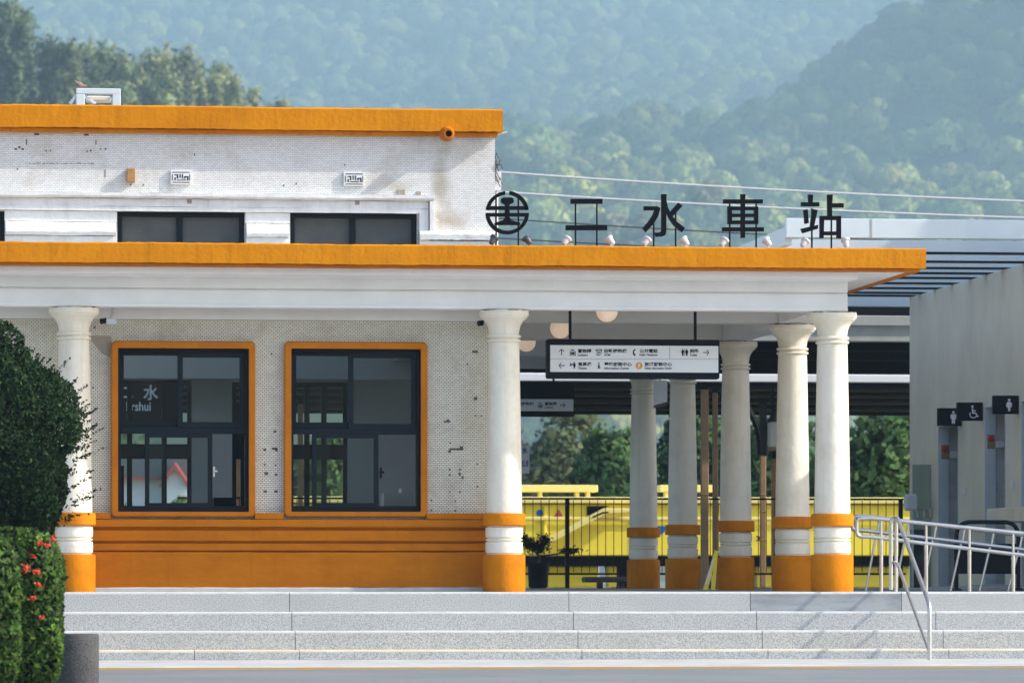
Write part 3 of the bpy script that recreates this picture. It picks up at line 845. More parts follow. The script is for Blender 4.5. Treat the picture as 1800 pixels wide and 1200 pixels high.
# columns
def column(x, y, lab):
    m_ = MB()
    shaft = []
    for i in range(15):
        t = i / 14; shaft.append((.186 - .030 * t ** 1.3, .70 + (2.545 - .70) * t))
    prof = [(.178, .378), (.178, .388), (.190, .396), (.193, .45), (.190, .505), (.172, .511), (.172, .519), (.188, .524), (.190, .531), (.188, .538), (.172, .543), (.172, .551), (.190, .557), (.193, .61), (.190, .655), (.172, .662), (.172, .674), (.186, .70)]
    prof += shaft[1:]
    prof += [(.150, 2.55), (.168, 2.556), (.175, 2.568), (.168, 2.58), (.150, 2.585), (.150, 2.595), (.168, 2.60), (.175, 2.612), (.168, 2.625), (.150, 2.63),
             (.156, 2.66), (.160, 2.69), (.172, 2.725), (.196, 2.765), (.222, 2.79), (.236, 2.80), (.240, 2.812), (.250, 2.818), (.254, 2.83), (.254, 2.868), (.248, zbeam - .004)]
    m_.lathe(prof, x, y, 40)
    c_ = part(m_, 'column', M['cream'], bd, smooth=28)
    if lab: c_['label'] = lab
    m_ = MB(); m_.lathe([(.216, -.002), (.218, .02), (.219, .36), (.214, .377), (.184, .381)], x, y, 40)
    part(m_, 'column_base', M['orange_base'], c_, smooth=40)
    m_ = MB(); m_.lathe([(.18, .672), (.214, .675), (.220, .682), (.220, .785), (.214, .797), (.17, .806)], x, y, 40)
    part(m_, 'collar', M['orange_base'], c_, smooth=40)
    m_ = MB(); top, bot = [], []                      # blackened crack on top of the capital
    for k in range(15):
        a = R(205 + k * 9); h_ = rnd.uniform(.001, .012) if 0 < k < 14 else .0005
        top.append((x + .251 * math.cos(a), y + .251 * math.sin(a), zbeam - .0035)); bot.append((x + .256 * math.cos(a), y + .256 * math.sin(a), zbeam - .0035 - h_))
    m_.add(top + bot, [(i, i + 1, i + 16, i + 15) for i in range(14)])
    part(m_, 'crack', M['grout'], c_)
column(PX(130, 0), 0, 'column standing half behind the dark shrub'); column(PX(886, 0), 0, 'column at the right end of the tiled wall')
for i, y in enumerate(YC): column(0, y, ['front corner column beside the handrails', 'second column back from the front corner', 'third column back, right of the hanging sign', 'fourth column back under the hanging sign', 'hindmost column under the hanging sign'][i])

# ceiling globes in the passage
globes = [(1067, 1.05, 566), (985, 4.2, 595), (925, 8.1, 618)]
labs = ['opal globe lamp under the ceiling directly above the hanging sign', 'peach globe lamp left of the hanging sign rod', 'peach globe lamp furthest in, beside the tiled corner column']
for (u, y, vb), lab in zip(globes, labs):
    x, zb = PX(u, y), PZ(vb, u, y)
    t = thing('globe_lamp', (x, y, zsof), lab, 'lamp', 'globe lamps on the passage ceiling')
    r = .115
    m_ = MB(); m_.lathe([(max(.002, r * math.sin(math.pi * k / 16)), zb + r - r * math.cos(math.pi * k / 16)) for k in range(17)], x, y, 28)
    part(m_, 'globe', M['globe'], t, smooth=80)
    m_ = MB(); m_.lathe([(.05, zb + 2 * r - .01), (.05, zsof - .03), (.075, zsof - .02), (.075, zsof - .001)], x, y, 20); part(m_, 'stem', M['white'], t, smooth=40)

# security cameras under the canopy
def cctv(u, v, Y, flip, lab):
    c = P(u, v, Y)
    t = thing('security_camera', (c.x, Y, c.z), lab, 'camera', 'security cameras under the canopy')
    m_ = MB(); m_.box(c.x - .02, c.x + .085, Y - .05, Y + .06, c.z - .045, c.z + .02); part(m_, 'housing', M['lampw'], t, bevel=.01, seg=2)
    m_ = MB(); m_.tube([(c.x - .02, Y - .01, c.z + .0), (c.x - .075, Y - .03, c.z - .012)], [.026, .030], 16); part(m_, 'lens', M['black'], t, smooth=40)
    m_ = MB(); m_.tube([(c.x + .02, Y, c.z + .021), (c.x + .05, Y + .02, c.z + .07), (c.x + .05, Y + .02, zsof - .001)], .012, 8); m_.box(c.x + .01, c.x + .09, Y - .02, Y + .06, zsof - .02, zsof - .002); part(m_, 'bracket', M['lampw'], t)
cctv(190, 563, .18, 0, 'small white security camera right of the shrub side column')
cctv(853, 567, .25, 0, 'small security camera mostly hidden by the middle column')

# room contents seen through the windows
dk = thing('service_counter', (PX(560, 3.4), 3.4, 0), 'dark service counter inside behind the two main windows', 'counter')
m_ = MB(); zk = PZ(890, 500, 3.2); m_.box(PX(150, 3.2), PX(738, 3.2), 3.2, 3.9, zk - .05, zk); part(m_, 'counter_top', M['frame'], dk, bevel=.005)
m_ = MB(); m_.box(PX(155, 3.2), PX(735, 3.2), 3.25, 3.85, 0, zk - .052); part(m_, 'counter_body', M['under'], dk)
for (u0, u1, v0, lab) in ((376, 412, 874, 'low black box on the counter in the left window'), (675, 706, 866, 'low grey box on the counter in the right window'), (706, 728, 857, 'tall grey box on the counter at the right window corner'), (210, 218, 818, 'slim upright black case at the left edge of the left window')):
    a, b = P(u0, 890, 3.35), P(u1, v0, 3.35)
    m_ = MB(); m_.box(a.x, b.x, 3.35, 3.7, zk + .001, b.z); m_.box(a.x + .01, b.x - .01, 3.346, 3.349, zk + .02, b.z - .03)
    tag(m_.build('storage_box', M['room'] if u0 in (675, 706) else M['black'], org=((a.x + b.x) / 2, 3.5, zk), bevel=.006), lab, 'box', 'boxes on the service counter')

# ================================================================== LETTERS, EMBLEM, SPOTLIGHTS ON THE CANOPY
YL = -.5
zroof = zt + .004
def c3(pts): return [(820 + x / 4, 300 + y / 4) for x, y in pts]
def c4(pts): return [(1220 + x / 4, 320 + y / 4) for x, y in pts]
def rc(x0, y0, x1, y1): return [(x0, y0), (x1, y0), (x1, y1), (x0, y1)]
def letter(name, label, cat, polys, posts, conv, face_name):
    us = [p[0] for pl in polys for p in conv(pl)]
    um = (min(us) + max(us)) / 2
    t = thing(name, (PX(um, YL), YL, zroof), label, cat, 'station name letters on the canopy roof')
    m_ = MB()
    for i, pl in enumerate(polys): m_.ppoly(conv(pl), YL - .02 - .0007 * (i % 9), .05 + .0011 * (i % 9))
    part(m_, face_name, M['letter'], t)
    for (x, y0) in posts:
        a = conv([(x, y0)])[0]; p = P(a[0], a[1], YL + .05)
        m_ = MB(); m_.box(p.x - .008, p.x + .008, YL + .04, YL + .056, zroof - .01, p.z); part(m_, 'post', M['black'], t)
    m_ = MB(); xs = [P(conv([(x, y)])[0][0], 400, YL).x for x, y in posts]
    m_.box(min(xs) - .1, max(xs) + .1, YL + .02, YL + .076, zroof - .012, zroof + .012); part(m_, 'base_rail', M['black'], t)
def arc(cx, cy, r0, r1, a0, a1, n=14):
    A_ = [a0 + (a1 - a0) * i / n for i in range(n + 1)]
    return [(cx + r1 * math.cos(R(a)), cy - r1 * math.sin(R(a))) for a in A_] + [(cx + r0 * math.cos(R(a)), cy - r0 * math.sin(R(a))) for a in reversed(A_)]
cx, cy = 288, 295
ring = []
for a0, a1 in ((8, 45), (45, 84), (96, 135), (135, 172), (181, 225), (225, 270), (270, 315), (315, 359)): ring.append(arc(cx, cy, 127, 152, a0, a1))
emb = ring + [rc(142, 249, 272, 275), rc(304, 249, 434, 275), rc(138, 297, 272, 322), rc(304, 297, 438, 322),
              [(258, 188), (318, 188), (332, 198), (333, 224), (304, 238), (304, 330), (318, 348), (378, 366), (378, 382), (200, 382), (200, 366), (258, 348), (272, 330), (272, 238), (245, 224), (245, 198)]]
letter('station_emblem', 'black round railway emblem with a rail section inside, on the canopy roof', 'emblem', emb, [(208, 195), (364, 195)], c3, 'emblem_face')
letter('sign_letter', 'black letter 二 of two bars on thin posts', 'letter', [rc(733, 198, 957, 232), rc(698, 383, 990, 418)], [(766, 225), (916, 225)], c3, 'letter_face')
sui = [[(1371, 165), (1408, 165), (1406, 215), (1406, 432), (1398, 452), (1380, 462), (1333, 463), (1324, 436), (1358, 434), (1371, 424)],
       [(1248, 250), (1345, 250), (1364, 264), (1350, 318), (1318, 372), (1262, 432), (1239, 404), (1284, 352), (1310, 310), (1322, 278), (1248, 279)],
       [(1490, 225), (1521, 247), (1448, 325), (1424, 298)],
       [(1406, 205), (1416, 255), (1440, 308), (1480, 358), (1537, 402), (1517, 432), (1460, 386), (1428, 342), (1406, 290)]]
letter('sign_letter', 'black letter 水 with spreading strokes on thin posts', 'letter', sui, [(1316, 372), (1470, 292)], c3, 'letter_face')
che = [rc(207, 122, 485, 150), [(328, 85), (363, 85), (360, 120), (360, 392), (330, 392), (330, 120)], rc(238, 172, 330, 197), rc(360, 172, 453, 197), rc(238, 197, 268, 295), rc(425, 197, 453, 295),
       rc(268, 222, 330, 245), rc(360, 222, 425, 245), rc(268, 270, 330, 295), rc(360, 270, 425, 295), rc(200, 318, 330, 346), rc(360, 318, 492, 346)]
letter('sign_letter', 'black letter 車 with a boxed middle on thin posts', 'letter', che, [(250, 150), (436, 150)], c4, 'letter_face')
zhan = [[(803, 88), (838, 88), (835, 142), (807, 142)], rc(755, 142, 882, 170), [(772, 196), (800, 191), (808, 288), (780, 294)], [(832, 190), (871, 196), (846, 306), (818, 312)],
        [(874, 300), (872, 328), (766, 360), (752, 328), (818, 313)], [(938, 88), (976, 88), (972, 148), (972, 238), (942, 238)], rc(972, 149, 1053, 178),
        rc(887, 238, 1035, 266), [(887, 266), (916, 266), (912, 393), (887, 393)], rc(1005, 266, 1035, 393), rc(914, 347, 1005, 373)]
letter('sign_letter', 'black letter 站 rightmost on the canopy roof', 'letter', zhan, [(828, 185), (965, 245)], c4, 'letter_face')

spots = [(866, 'dark spotlight just left of the round emblem', 1, 1), (928, 'dark spotlight just right of the round emblem', -1, 1), (994, 'white spotlight left of the letter 二', 1, 0), (1074, 'white spotlight right of the letter 二', -1, 0),
         (1135, 'white spotlight left of the letter 水', 1, 0), (1205, 'white spotlight right of the letter 水', -1, 0), (1271, 'white spotlight left of the letter 車', 1, 0), (1350, 'white spotlight right of the letter 車', -1, 0),
         (1413, 'white spotlight left of the letter 站', 1, 0), (1487, 'white spotlight right of the letter 站, last on the roof', -1, 0)]
for i, (u, lab, sgn, dark) in enumerate(spots):
    y = -.63; x = PX(u, y); hm = M['lampd'] if dark else M['lampw']
    t = thing('spotlight', (x, y, zroof), lab, 'spotlight', 'spotlights on the canopy roof')
    d = Vector((sgn * (.55 if i != 9 else .05), .35, .75)).normalized(); c = Vector((x, y, zroof + .055))
    m_ = MB(); m_.tube([c - d * .043, c - d * .026, c + d * .022, c + d * .026, c + d * .046], [.019, .029, .035, .046, .047], 18); part(m_, 'lamp_head', hm, t, smooth=40)
    m_ = MB(); m_.tube([c + d * .047, c + d * .050], [.040, .038], 18); part(m_, 'lens', M['pict'], t)
    m_ = MB(); m_.box(x - .006, x + .006, y - .03, y + .03, zroof - .004, zroof + .05); m_.box(x - .03, x + .03, y - .035, y + .035, zroof - .006, zroof + .006); part(m_, 'bracket', hm, t)

# roof frame with a dove on it
YT = 1.2
rf = thing('roof_frame', (PX(170, YT), YT, zu0), 'pale grey steel frame standing on the upper roof behind the parapet', 'frame')
m_ = MB()
for u0, u1, v0, v1 in ((134, 149, 165.3, 196), (198, 212, 165.3, 196), (134, 212, 156, 165)): m_.pbox(u0, u1, v0, v1, YT, .1)
m_.ppoly([(120, 181), (134, 165), (136, 168), (126, 184)], YT + .02, .04); m_.ppoly([(150, 166), (170, 182), (165, 184), (148, 172)], YT + .02, .04)
m_.pbox(134, 212, 157, 196, YT + .75, .06) if False else None
m_.box(PX(136, YT), PX(147, YT), YT + .6, YT + .7, zu1 + .1, PZ(158, 140, YT)); m_.box(PX(200, YT), PX(210, YT), YT + .6, YT + .7, zu1 + .1, PZ(158, 140, YT))
m_.box(PX(136, YT), PX(147, YT), YT + .104, YT + .598, PZ(165, 140, YT), PZ(159, 140, YT)); m_.box(PX(200, YT), PX(210, YT), YT + .104, YT + .598, PZ(165, 140, YT), PZ(159, 140, YT))
part(m_, 'frame_bars', M['steelpaint'], rf, bevel=.006)
m_ = MB(); m_.pbox(152, 196, 169, 177, YT + .3, .25); part(m_, 'lamp_panel', M['panel'], rf, bevel=.01)
bp = P(138, 157, YT + .05)
sp_ = [(-.075, .045, .004), (-.068, .047, .010), (-.058, .050, .021), (-.045, .046, .023), (-.033, .032, .024), (-.012, .014, .040), (.015, .002, .044), (.045, -.004, .034), (.07, -.008, .020), (.10, -.012, .014), (.13, -.018, .010)]
m_ = MB(); zb = bp.z + .042
m_.tube([(bp.x + a * .72, bp.y, zb + b * .72) for a, b, r in sp_], [r * .72 for a, b, r in sp_], 14)
for k in (-.012, .012): m_.tube([(bp.x + .012, bp.y + k, zb - .02), (bp.x + .008, bp.y + k, bp.z + .001)], .004, 6)
tag(m_.build('dove', M['bird'], org=(bp.x, bp.y, bp.z), smooth=60), 'small brown dove perched on the roof frame', 'bird')

# ================================================================== SIGNS
def hang_sign(Y, u0, u1, v0, v1, dep, rods, rod_v, label, pan):
    t = thing('hanging_sign', (PX((u0 + u1) / 2, Y), Y, PZ(v1, u0, Y)), label, 'sign', 'hanging direction signs')
    m_ = MB(); a, b = P(u0, v1, Y), P(u1, v0, Y)
    m_.prism([(a.x, a.z + .02), (a.x + .01, a.z), (b.x - .01, a.z), (b.x, a.z + .02), (b.x, b.z - .02), (b.x - .01, b.z), (a.x + .01, b.z), (a.x, b.z - .02)], Y, Y + dep)
    part(m_, 'sign_box', M['black'], t, bevel=.006)
    for u in rods:
        m_ = MB(); x = PX(u, Y + dep / 2); m_.box(x - .014, x + .014, Y + dep / 2 - .014, Y + dep / 2 + .014, b.z - .003, rod_v); part(m_, 'hanger', M['black'], t)
    m_ = MB(); m_.pbox(*pan, Y - .006, .005); part(m_, 'sign_panel', M['signwhite'], t)
    return t
Y1 = 1.0
hs = hang_sign(Y1, 962, 1265, 597, 664.5, .16, (1002, 1222), zsof - .002, 'black hanging direction sign with a white panel of pictograms and arrows in the passage', (967.2, 1262.7, 608, 653.3))
yl = Y1 - .0085
def s1(x, y): return (900 + x / 4.737, 540 + y / 4.737)
m_ = MB(); k_ = MB(); o_ = MB()
def tx(mb, body, x0, y0, x1, y1, bold=.024, conv=s1, Y=None): 
    a, b = conv(x0, y0), conv(x1, y1); mb.text(body, a[0], a[1], b[0], b[1], Y if Y is not None else yl, 0, bold)
def pg(mb, pts, conv=s1, Y=None): 
    y = Y if Y is not None else yl; mb.ppoly([conv(*p) for p in pts], y, .002)
def circ(cx, cy, r, n=14): return [(cx + r * math.cos(2 * math.pi * i / n), cy + r * math.sin(2 * math.pi * i / n)) for i in range(n)]
def arrow(mb, cx, cy, r, ang, conv=s1, Y=None):
    base = [(-r, -3.5), (r * .75, -3.5), (.0 + r * .1, -r * .8), (r * .1 + 6, -r * .95), (r * 1.05, 0), (r * .1 + 6, r * .95), (r * .1, r * .8), (r * .75, 3.5), (-r, 3.5)]
    ca, sa = math.cos(R(ang)), math.sin(R(ang))
    pg(mb, [(cx + x * ca - y * sa, cy + x * sa + y * ca) for x, y in base], conv, Y)
L_ = MB(); pg(L_, rc(318, 429, 1718, 432)); pg(L_, rc(1311, 322, 1314, 429))
part(L_, 'divider', M['signline'], hs)
arrow(m_, 413, 373, 25, -90); arrow(m_, 415, 484, 25, 180); arrow(m_, 1616, 376, 25, 0)
tx(m_, '置物櫃', 548, 346, 660, 379); tx(m_, 'Lockers', 548, 387, 630, 406); tx(m_, '自動提款機', 768, 346, 957, 379); tx(m_, 'ATM', 768, 387, 817, 404)
tx(m_, '公共電話', 1062, 346, 1213, 379); tx(m_, 'Public Telephone', 1062, 387, 1210, 409); tx(m_, '廁所', 1480, 346, 1553, 379); tx(m_, 'Toilet', 1480, 387, 1540, 406)
tx(m_, '售票處', 550, 457, 662, 490); tx(m_, 'Tickets', 550, 497, 622, 516); tx(m_, '臺鐵服務中心', 768, 457, 997, 490); tx(m_, 'Information Center', 768, 497, 977, 516)
tx(m_, '旅遊服務中心', 1103, 457, 1332, 490); tx(m_, 'Visitor Information Center', 1103, 497, 1332, 516)
# pictograms
for f in (rc(482, 366, 530, 371), rc(482, 371, 487, 402), rc(525, 371, 530, 402), rc(487, 397, 525, 402), rc(491, 376, 521, 392), rc(500, 352, 520, 358), [(490, 354), (502, 346), (502, 362)]): pg(m_, f)
for f in (rc(697, 350, 750, 356), rc(697, 356, 703, 364), rc(744, 356, 750, 364), rc(706, 358, 711, 396), rc(738, 358, 743, 388), [(706, 392), (738, 392), (730, 399), (706, 399)], rc(719, 366, 729, 384)): pg(m_, f)
pg(m_, [(1022, 346), (1030, 350), (1026, 360), (1019, 360), (1016, 375), (1020, 388), (1028, 388), (1030, 400), (1020, 404), (1008, 390), (1006, 372), (1011, 355)])
for x in (1422, 1455):
    pg(m_, circ(x, 351, 5.5)); pg(m_, [(x - 11, 359), (x + 11, 359), (x + 11, 380), (x + 7, 380), (x + 6, 403), (x - 6, 403), (x - 7, 380), (x - 11, 380)])
pg(m_, rc(1437, 348, 1440, 402))
pg(m_, circ(519, 460, 6)); pg(m_, [(508, 468), (529, 468), (530, 490), (526, 490), (524, 508), (514, 508), (513, 488), (508, 484)]); pg(m_, circ(488, 465, 5)); pg(m_, [(482, 472), (495, 474), (505, 466), (507, 472), (496, 484), (482, 490)])
pg(m_, circ(724, 465, 6)); pg(m_, [(714, 477), (730, 477), (730, 500), (736, 500), (736, 507), (712, 507), (712, 500), (718, 500), (718, 484), (714, 484)])
part(m_, 'lettering', M['letter'], hs)
pg(o_, circ(1058, 486, 29, 24)); pg(o_, circ(1058, 486, 22, 20), Y=yl - .002) if False else None
part(o_, 'round_symbol', M['signorange'], hs)
q_ = MB(); q_.text('?', *s1(1048, 470), *s1(1068, 503), yl - .003, 0, .02); part(q_, 'symbol_mark', M['signwhite'], hs)

Y2 = 12.9
h2 = hang_sign(Y2, 760, 1010, 673, 731, .16, (973, 800), zsof + .1, 'black hanging sign deeper in the passage, half hidden by a column', (785, 1008, 701.5, 721.5))
yl = Y2 - .0085
m_ = MB()
tx(m_, '自動提款機', 12, 789, 182, 815); tx(m_, 'ATM', 12, 824, 60, 838); tx(m_, '置物櫃', 273, 789, 370, 815); tx(m_, 'Lockers', 273, 824, 342, 840); arrow(m_, 423, 814, 22, 0)
for f in (rc(217, 808, 255, 812), rc(217, 812, 221, 836), rc(251, 812, 255, 836), rc(221, 832, 251, 836), rc(225, 817, 247, 828), rc(232, 796, 247, 801), [(222, 798), (234, 791), (234, 805)]): pg(m_, f)
part(m_, 'lettering', M['letter'], h2)

# station name board on the platform, seen through the left window
Y3 = 17.0
nb = thing('name_board', (PX(230, Y3), Y3, .0), 'black station name board with white lettering seen through the left window', 'sign')
m_ = MB(); m_.pbox(150, 316, 667, 743, Y3, .12); part(m_, 'board', M['black'], nb, bevel=.006)
m_ = MB(); m_.text('二', 211, 680, 233, 699, Y3 - .004, 0, .02); m_.text('水', 252, 676, 278, 703, Y3 - .004, 0, .02); m_.text('Ershui', 222, 706, 265, 722, Y3 - .004, 0, .02); part(m_, 'lettering', M['pict'], nb)
m_ = MB()
for u in (170, 300): x = PX(u, Y3 + .06); m_.box(x - .03, x + .03, Y3 + .03, Y3 + .09, PZ(669, u, Y3), 3.3)
part(m_, 'hanger', M['black'], nb)
# small white platform sign with blue lettering beside the middle column
Y4 = 18.0
ps = thing('platform_sign', (PX(905, Y4), Y4, 0), 'small white sign with blue characters on a post behind the middle column', 'sign')
m_ = MB(); m_.pbox(880, 930.5, 782, 832, Y4, .03); part(m_, 'board', M['signwhite'], ps, bevel=.004)
m_ = MB(); m_.text('水', 917, 785, 928, 797, Y4 - .004, 0, .02); m_.text('側', 917, 808, 928, 820, Y4 - .004, 0, .02)
m_.text('shui', 916, 801, 927, 805, Y4 - .004, 0, .02) if False else None
part(m_, 'lettering', M['bluepaint'], ps)
m_ = MB(); x = PX(898, Y4 + .06); m_.tube([(x, Y4 + .06, -.0), (x, Y4 + .06, PZ(775, 898, Y4))], .03, 10); part(m_, 'post', M['steelpaint'], ps)

# ================================================================== PLATFORM CANOPY, POSTS
pc = thing('platform_canopy', (1.0, 17, 0), 'dark steel canopy over the platform behind the passage', 'canopy')
YP0 = 15.3
x0, x1 = -14.0, 12.0
m_ = MB()
m_.box(x0, x1, YP0, YP0 + .2, PZ(600, 1550, YP0), PZ(573, 1550, YP0)); m_.box(x0, x1, YP0 - .05, YP0 - .003, PZ(573, 1550, YP0) + .003, PZ(555, 1550, YP0))
part(m_, 'front_beam', M['canopywhite'], pc, bevel=.006)
YG = 22.6
m_ = MB(); m_.box(x0, x1, YG, YG + .12, PZ(671, 1300, YG), PZ(657, 1300, YG)); part(m_, 'gutter', M['brightwhite'], pc, bevel=.01)
m_ = MB(); m_.box(x0, x1, YP0 + .201, YP0 + .26, PZ(602, 1550, YP0 + .2), PZ(540, 1550, YP0) + .02)
m_.box(x0, x1, YP0 + .262, 21.2, 3.42, 3.50)
part(m_, 'near_roof', M['darkroof'], pc)
for y, v in ((17, 616), (19, 632), (21.1, 655)):
    m_ = MB(); m_.box(x0, x1, y, y + .1, PZ(v, 1300, y), 3.418); part(m_, 'rafter', M['darkroof'], pc)
m_ = MB(); m_.box(x0, x1, YG + .125, 31, 3.30, 3.38); part(m_, 'far_roof', M['darkroof'], pc)
for y, v in ((23.0, 680), (24.6, 692), (26.5, 704), (28.5, 716), (30.9, 729)):
    m_ = MB(); m_.box(x0, x1, y, y + .12, PZ(v, 1300, y), 3.298); part(m_, 'rafter', M['darkroof'], pc)
for y, va, vb in ((23.8, 682, 687), (25.6, 694, 698), (27.5, 706, 710), (29.8, 718, 722)):
    m_ = MB(); m_.box(x0, x1, y, y + .1, PZ(vb, 1300, y), PZ(va, 1300, y)); part(m_, 'purlin', M['purlin'], pc)
m_ = MB(); m_.box(x0, x1, YP0 - .03, YP0 - .004, PZ(612, 1550, YP0), PZ(606, 1550, YP0)) if False else None
def tan_post(u, w_, vt, Y, lab, arms):
    x = PX(u, Y); zt_ = PZ(vt, u, Y); hw_ = w_ / 2 * (Y - CAM.y) / F * 1.0
    t = thing('canopy_post', (x, Y, 0), lab, 'post', 'tan posts of the platform canopy')
    m_ = MB(); m_.box(x - hw_, x + hw_, Y - hw_, Y + hw_, -.002, zt_)
    for v in (790, 870, 900, 950): zq = PZ(v, u, Y); m_.box(x - hw_ - .006, x + hw_ + .006, Y - hw_ - .006, Y + hw_ + .006, zq, zq + .02) if zq < zt_ else None
    part(m_, 'shaft', M['tan'], t, bevel=.008)
    m_ = MB(); m_.box(x - hw_ * 1.1, x + hw_ * 1.1, Y - hw_ * 1.1, Y + hw_ * 1.1, zt_ + .001, 2.78)
    if arms:
        for sg in (-1, 1): m_.tube(fillet([(x + sg * .03, Y, zt_ - .0), (x + sg * .06, Y, zt_ + .4), (x + sg * .30, Y, zt_ + .85), (x + sg * .65, Y, 2.9)], .3), .05, 8)
    part(m_, 'bracket', M['black'], t)
tan_post(1238.5, 13, 684, 15.9, 'tan square post just left of the third passage column', 0)
tan_post(1257, 9, 690, 17.0, 'thinner tan post touching the third passage column', 0)
tan_post(1341, 10, 800, 22.5, 'tan post with a dark forked bracket between two columns', 1)
tan_post(1360, 8, 806, 26.0, 'thin tan post beside the forked bracket post', 0)
tan_post(528, 9, 700, 24, 'brown post seen through the right window', 0)
tan_post(419, 9, 800, 24, 'tan post seen through the right edge of left window', 0)
# hanging speaker box
Y5 = 17.5
sb = thing('speaker_box', (PX(1362, Y5), Y5, PZ(787, 1362, Y5)), 'white box hanging from the platform canopy beside a column', 'box')
m_ = MB(); m_.pbox(1353, 1377, 741, 785, Y5, .2); part(m_, 'housing', M['paper'], sb, bevel=.02); m_ = MB(); m_.pbox(1354, 1376, 785.2, 791, Y5 + .02, .15); part(m_, 'base', M['tan'], sb)
m_ = MB(); 
for u in (1358, 1368): x = PX(u, Y5 + .1); m_.box(x - .012, x + .012, Y5 + .09, Y5 + .114, PZ(741, u, Y5), 2.85)
part(m_, 'hanger', M['black'], sb)
# info board between the far columns
ib = thing('notice_board', (PX(1160, 13.2), 13.2, PZ(716, 1160, 13.2)), 'white tilted notice board between the two hindmost columns', 'sign')
m_ = MB(); m_.ppoly([(1150, 668), (1173, 668), (1173, 706), (1150, 712)], 13.2, .06); part(m_, 'board', M['signwhite'], ib)
m_ = MB(); m_.ppoly([(1150, 712.3), (1173, 706.3), (1173, 712), (1150, 717)], 13.19, .07); part(m_, 'frame', M['purlin'], ib)
m_ = MB(); x = PX(1160, 13.23); m_.box(x - .01, x + .01, 13.22, 13.24, PZ(670, 1160, 13.2), 3.25); part(m_, 'hanger', M['black'], ib)

# fence at the platform edge
YFN = 16.4
fn = thing('metal_fence', (PX(1250, YFN), YFN, 0), 'black metal bar fence along the platform edge before the yellow machine', 'fence')
xa, xb = -6.0, PX(1592, YFN)
zt1 = PZ(876, 1000, YFN)
for zr in (zt1, PZ(1008, 1000, YFN)):
    m_ = MB(); m_.box(xa, xb, YFN - .02, YFN + .02, zr - .014, zr + .014); part(m_, 'rail', M['black'], fn)
m_ = MB(); x = xa + .06
sp = (PX(1014.2, YFN) - PX(1000, YFN))
while x < xb: m_.box(x - .0048, x + .0048, YFN - .005, YFN + .005, PZ(1008, 1000, YFN) + .019, zt1 - .019); x += sp
part(m_, 'bars', M['black'], fn)
for u in (997, 1295, 1583, 700): m_ = MB(); x = PX(u, YFN - .04); m_.box(x - .028, x + .028, YFN - .07, YFN - .022, -.002, zt1 + .0); part(m_, 'post', M['black'], fn)

# planter with a little pine, bench, floor sign
t = thing('potted_pine', (PX(945, 14.9), 14.9, 0), 'small twisted pine in a dark pot behind the middle column', 'plant')
x = PX(946, 14.9)
m_ = MB(); m_.lathe([(.10, 0), (.13, .02), (.14, .30), (.15, .32), (.15, .34), (.12, .34)], x, 14.9, 20); part(m_, 'pot', M['black'], t, smooth=40)
m_ = MB(); m_.tube([(x, 14.9, .3), (x + .02, 14.9, .42), (x - .06, 14.9, .52), (x - .05, 14.9, .64)], [.025, .02, .015, .01], 8); m_.tube([(x, 14.9, .43), (x + .25, 14.85, .46), (x + .5, 14.85, .50)], [.012, .01, .006], 6); part(m_, 'trunk', M['bark'], t, smooth=60)
pts = []
for (cx_, cz_, rx_, rz_, n_) in ((x - .14, .60, .12, .09, 500), (x + .0, .55, .16, .09, 600), (x + .08, .64, .10, .08, 300), (x - .2, .68, .07, .06, 150), (x + .42, .50, .16, .05, 300)):
    g = rng.normal(size=(n_, 3)) * np.array([rx_, .08, rz_]) * .42 + np.array([cx_, 14.9, cz_]); pts.append(g)
pts = np.concatenate(pts); nn = rng.normal(size=pts.shape) * .6 + np.array([0, 0, .6]); nn /= np.linalg.norm(nn, axis=1, keepdims=True)
leaf_mesh('needles', pts, nn, .05, tints(rng, len(pts)), M['leaf_dark'], t, (PX(945, 14.9), 14.9, 0), .35)
bn = thing('bench', (PX(1070, 15.4), 15.4, 0), 'low dark bench behind the fence left of the far columns', 'bench')
m_ = MB(); m_.pbox(1029, 1105, 1013, 1023, 15.2, .4); part(m_, 'seat', M['purlin'], bn, bevel=.015)
for u in (1056, 1094): m_ = MB(); m_.box(PX(u - 4, 15.3), PX(u + 4, 15.3), 15.3, 15.5, -.002, PZ(1023, u, 15.2) - .001); part(m_, 'leg', M['purlin'], bn)
# A-board
fs_ = thing('floor_sign', (PX(1250, 5.6), 5.6, 0), 'yellow folding caution floor sign leaning beside the third column', 'sign')
m_ = MB(); m_.ppoly([(1236, 1036), (1244, 1036), (1263, 968), (1257, 966)], 5.6, .03); part(m_, 'front_board', M['yellow'], fs_)
m_ = MB(); m_.ppoly([(1238.5, 1027), (1242, 1027), (1256, 980), (1252, 984), (1247, 1000)], 5.594, .004); part(m_, 'printed_panel', M['signwhite'], fs_)
m_ = MB(); m_.ppoly([(1250, 1036), (1257, 1036), (1262, 970), (1258, 968)], 5.64, .03); part(m_, 'back_board', M['yellow'], fs_)

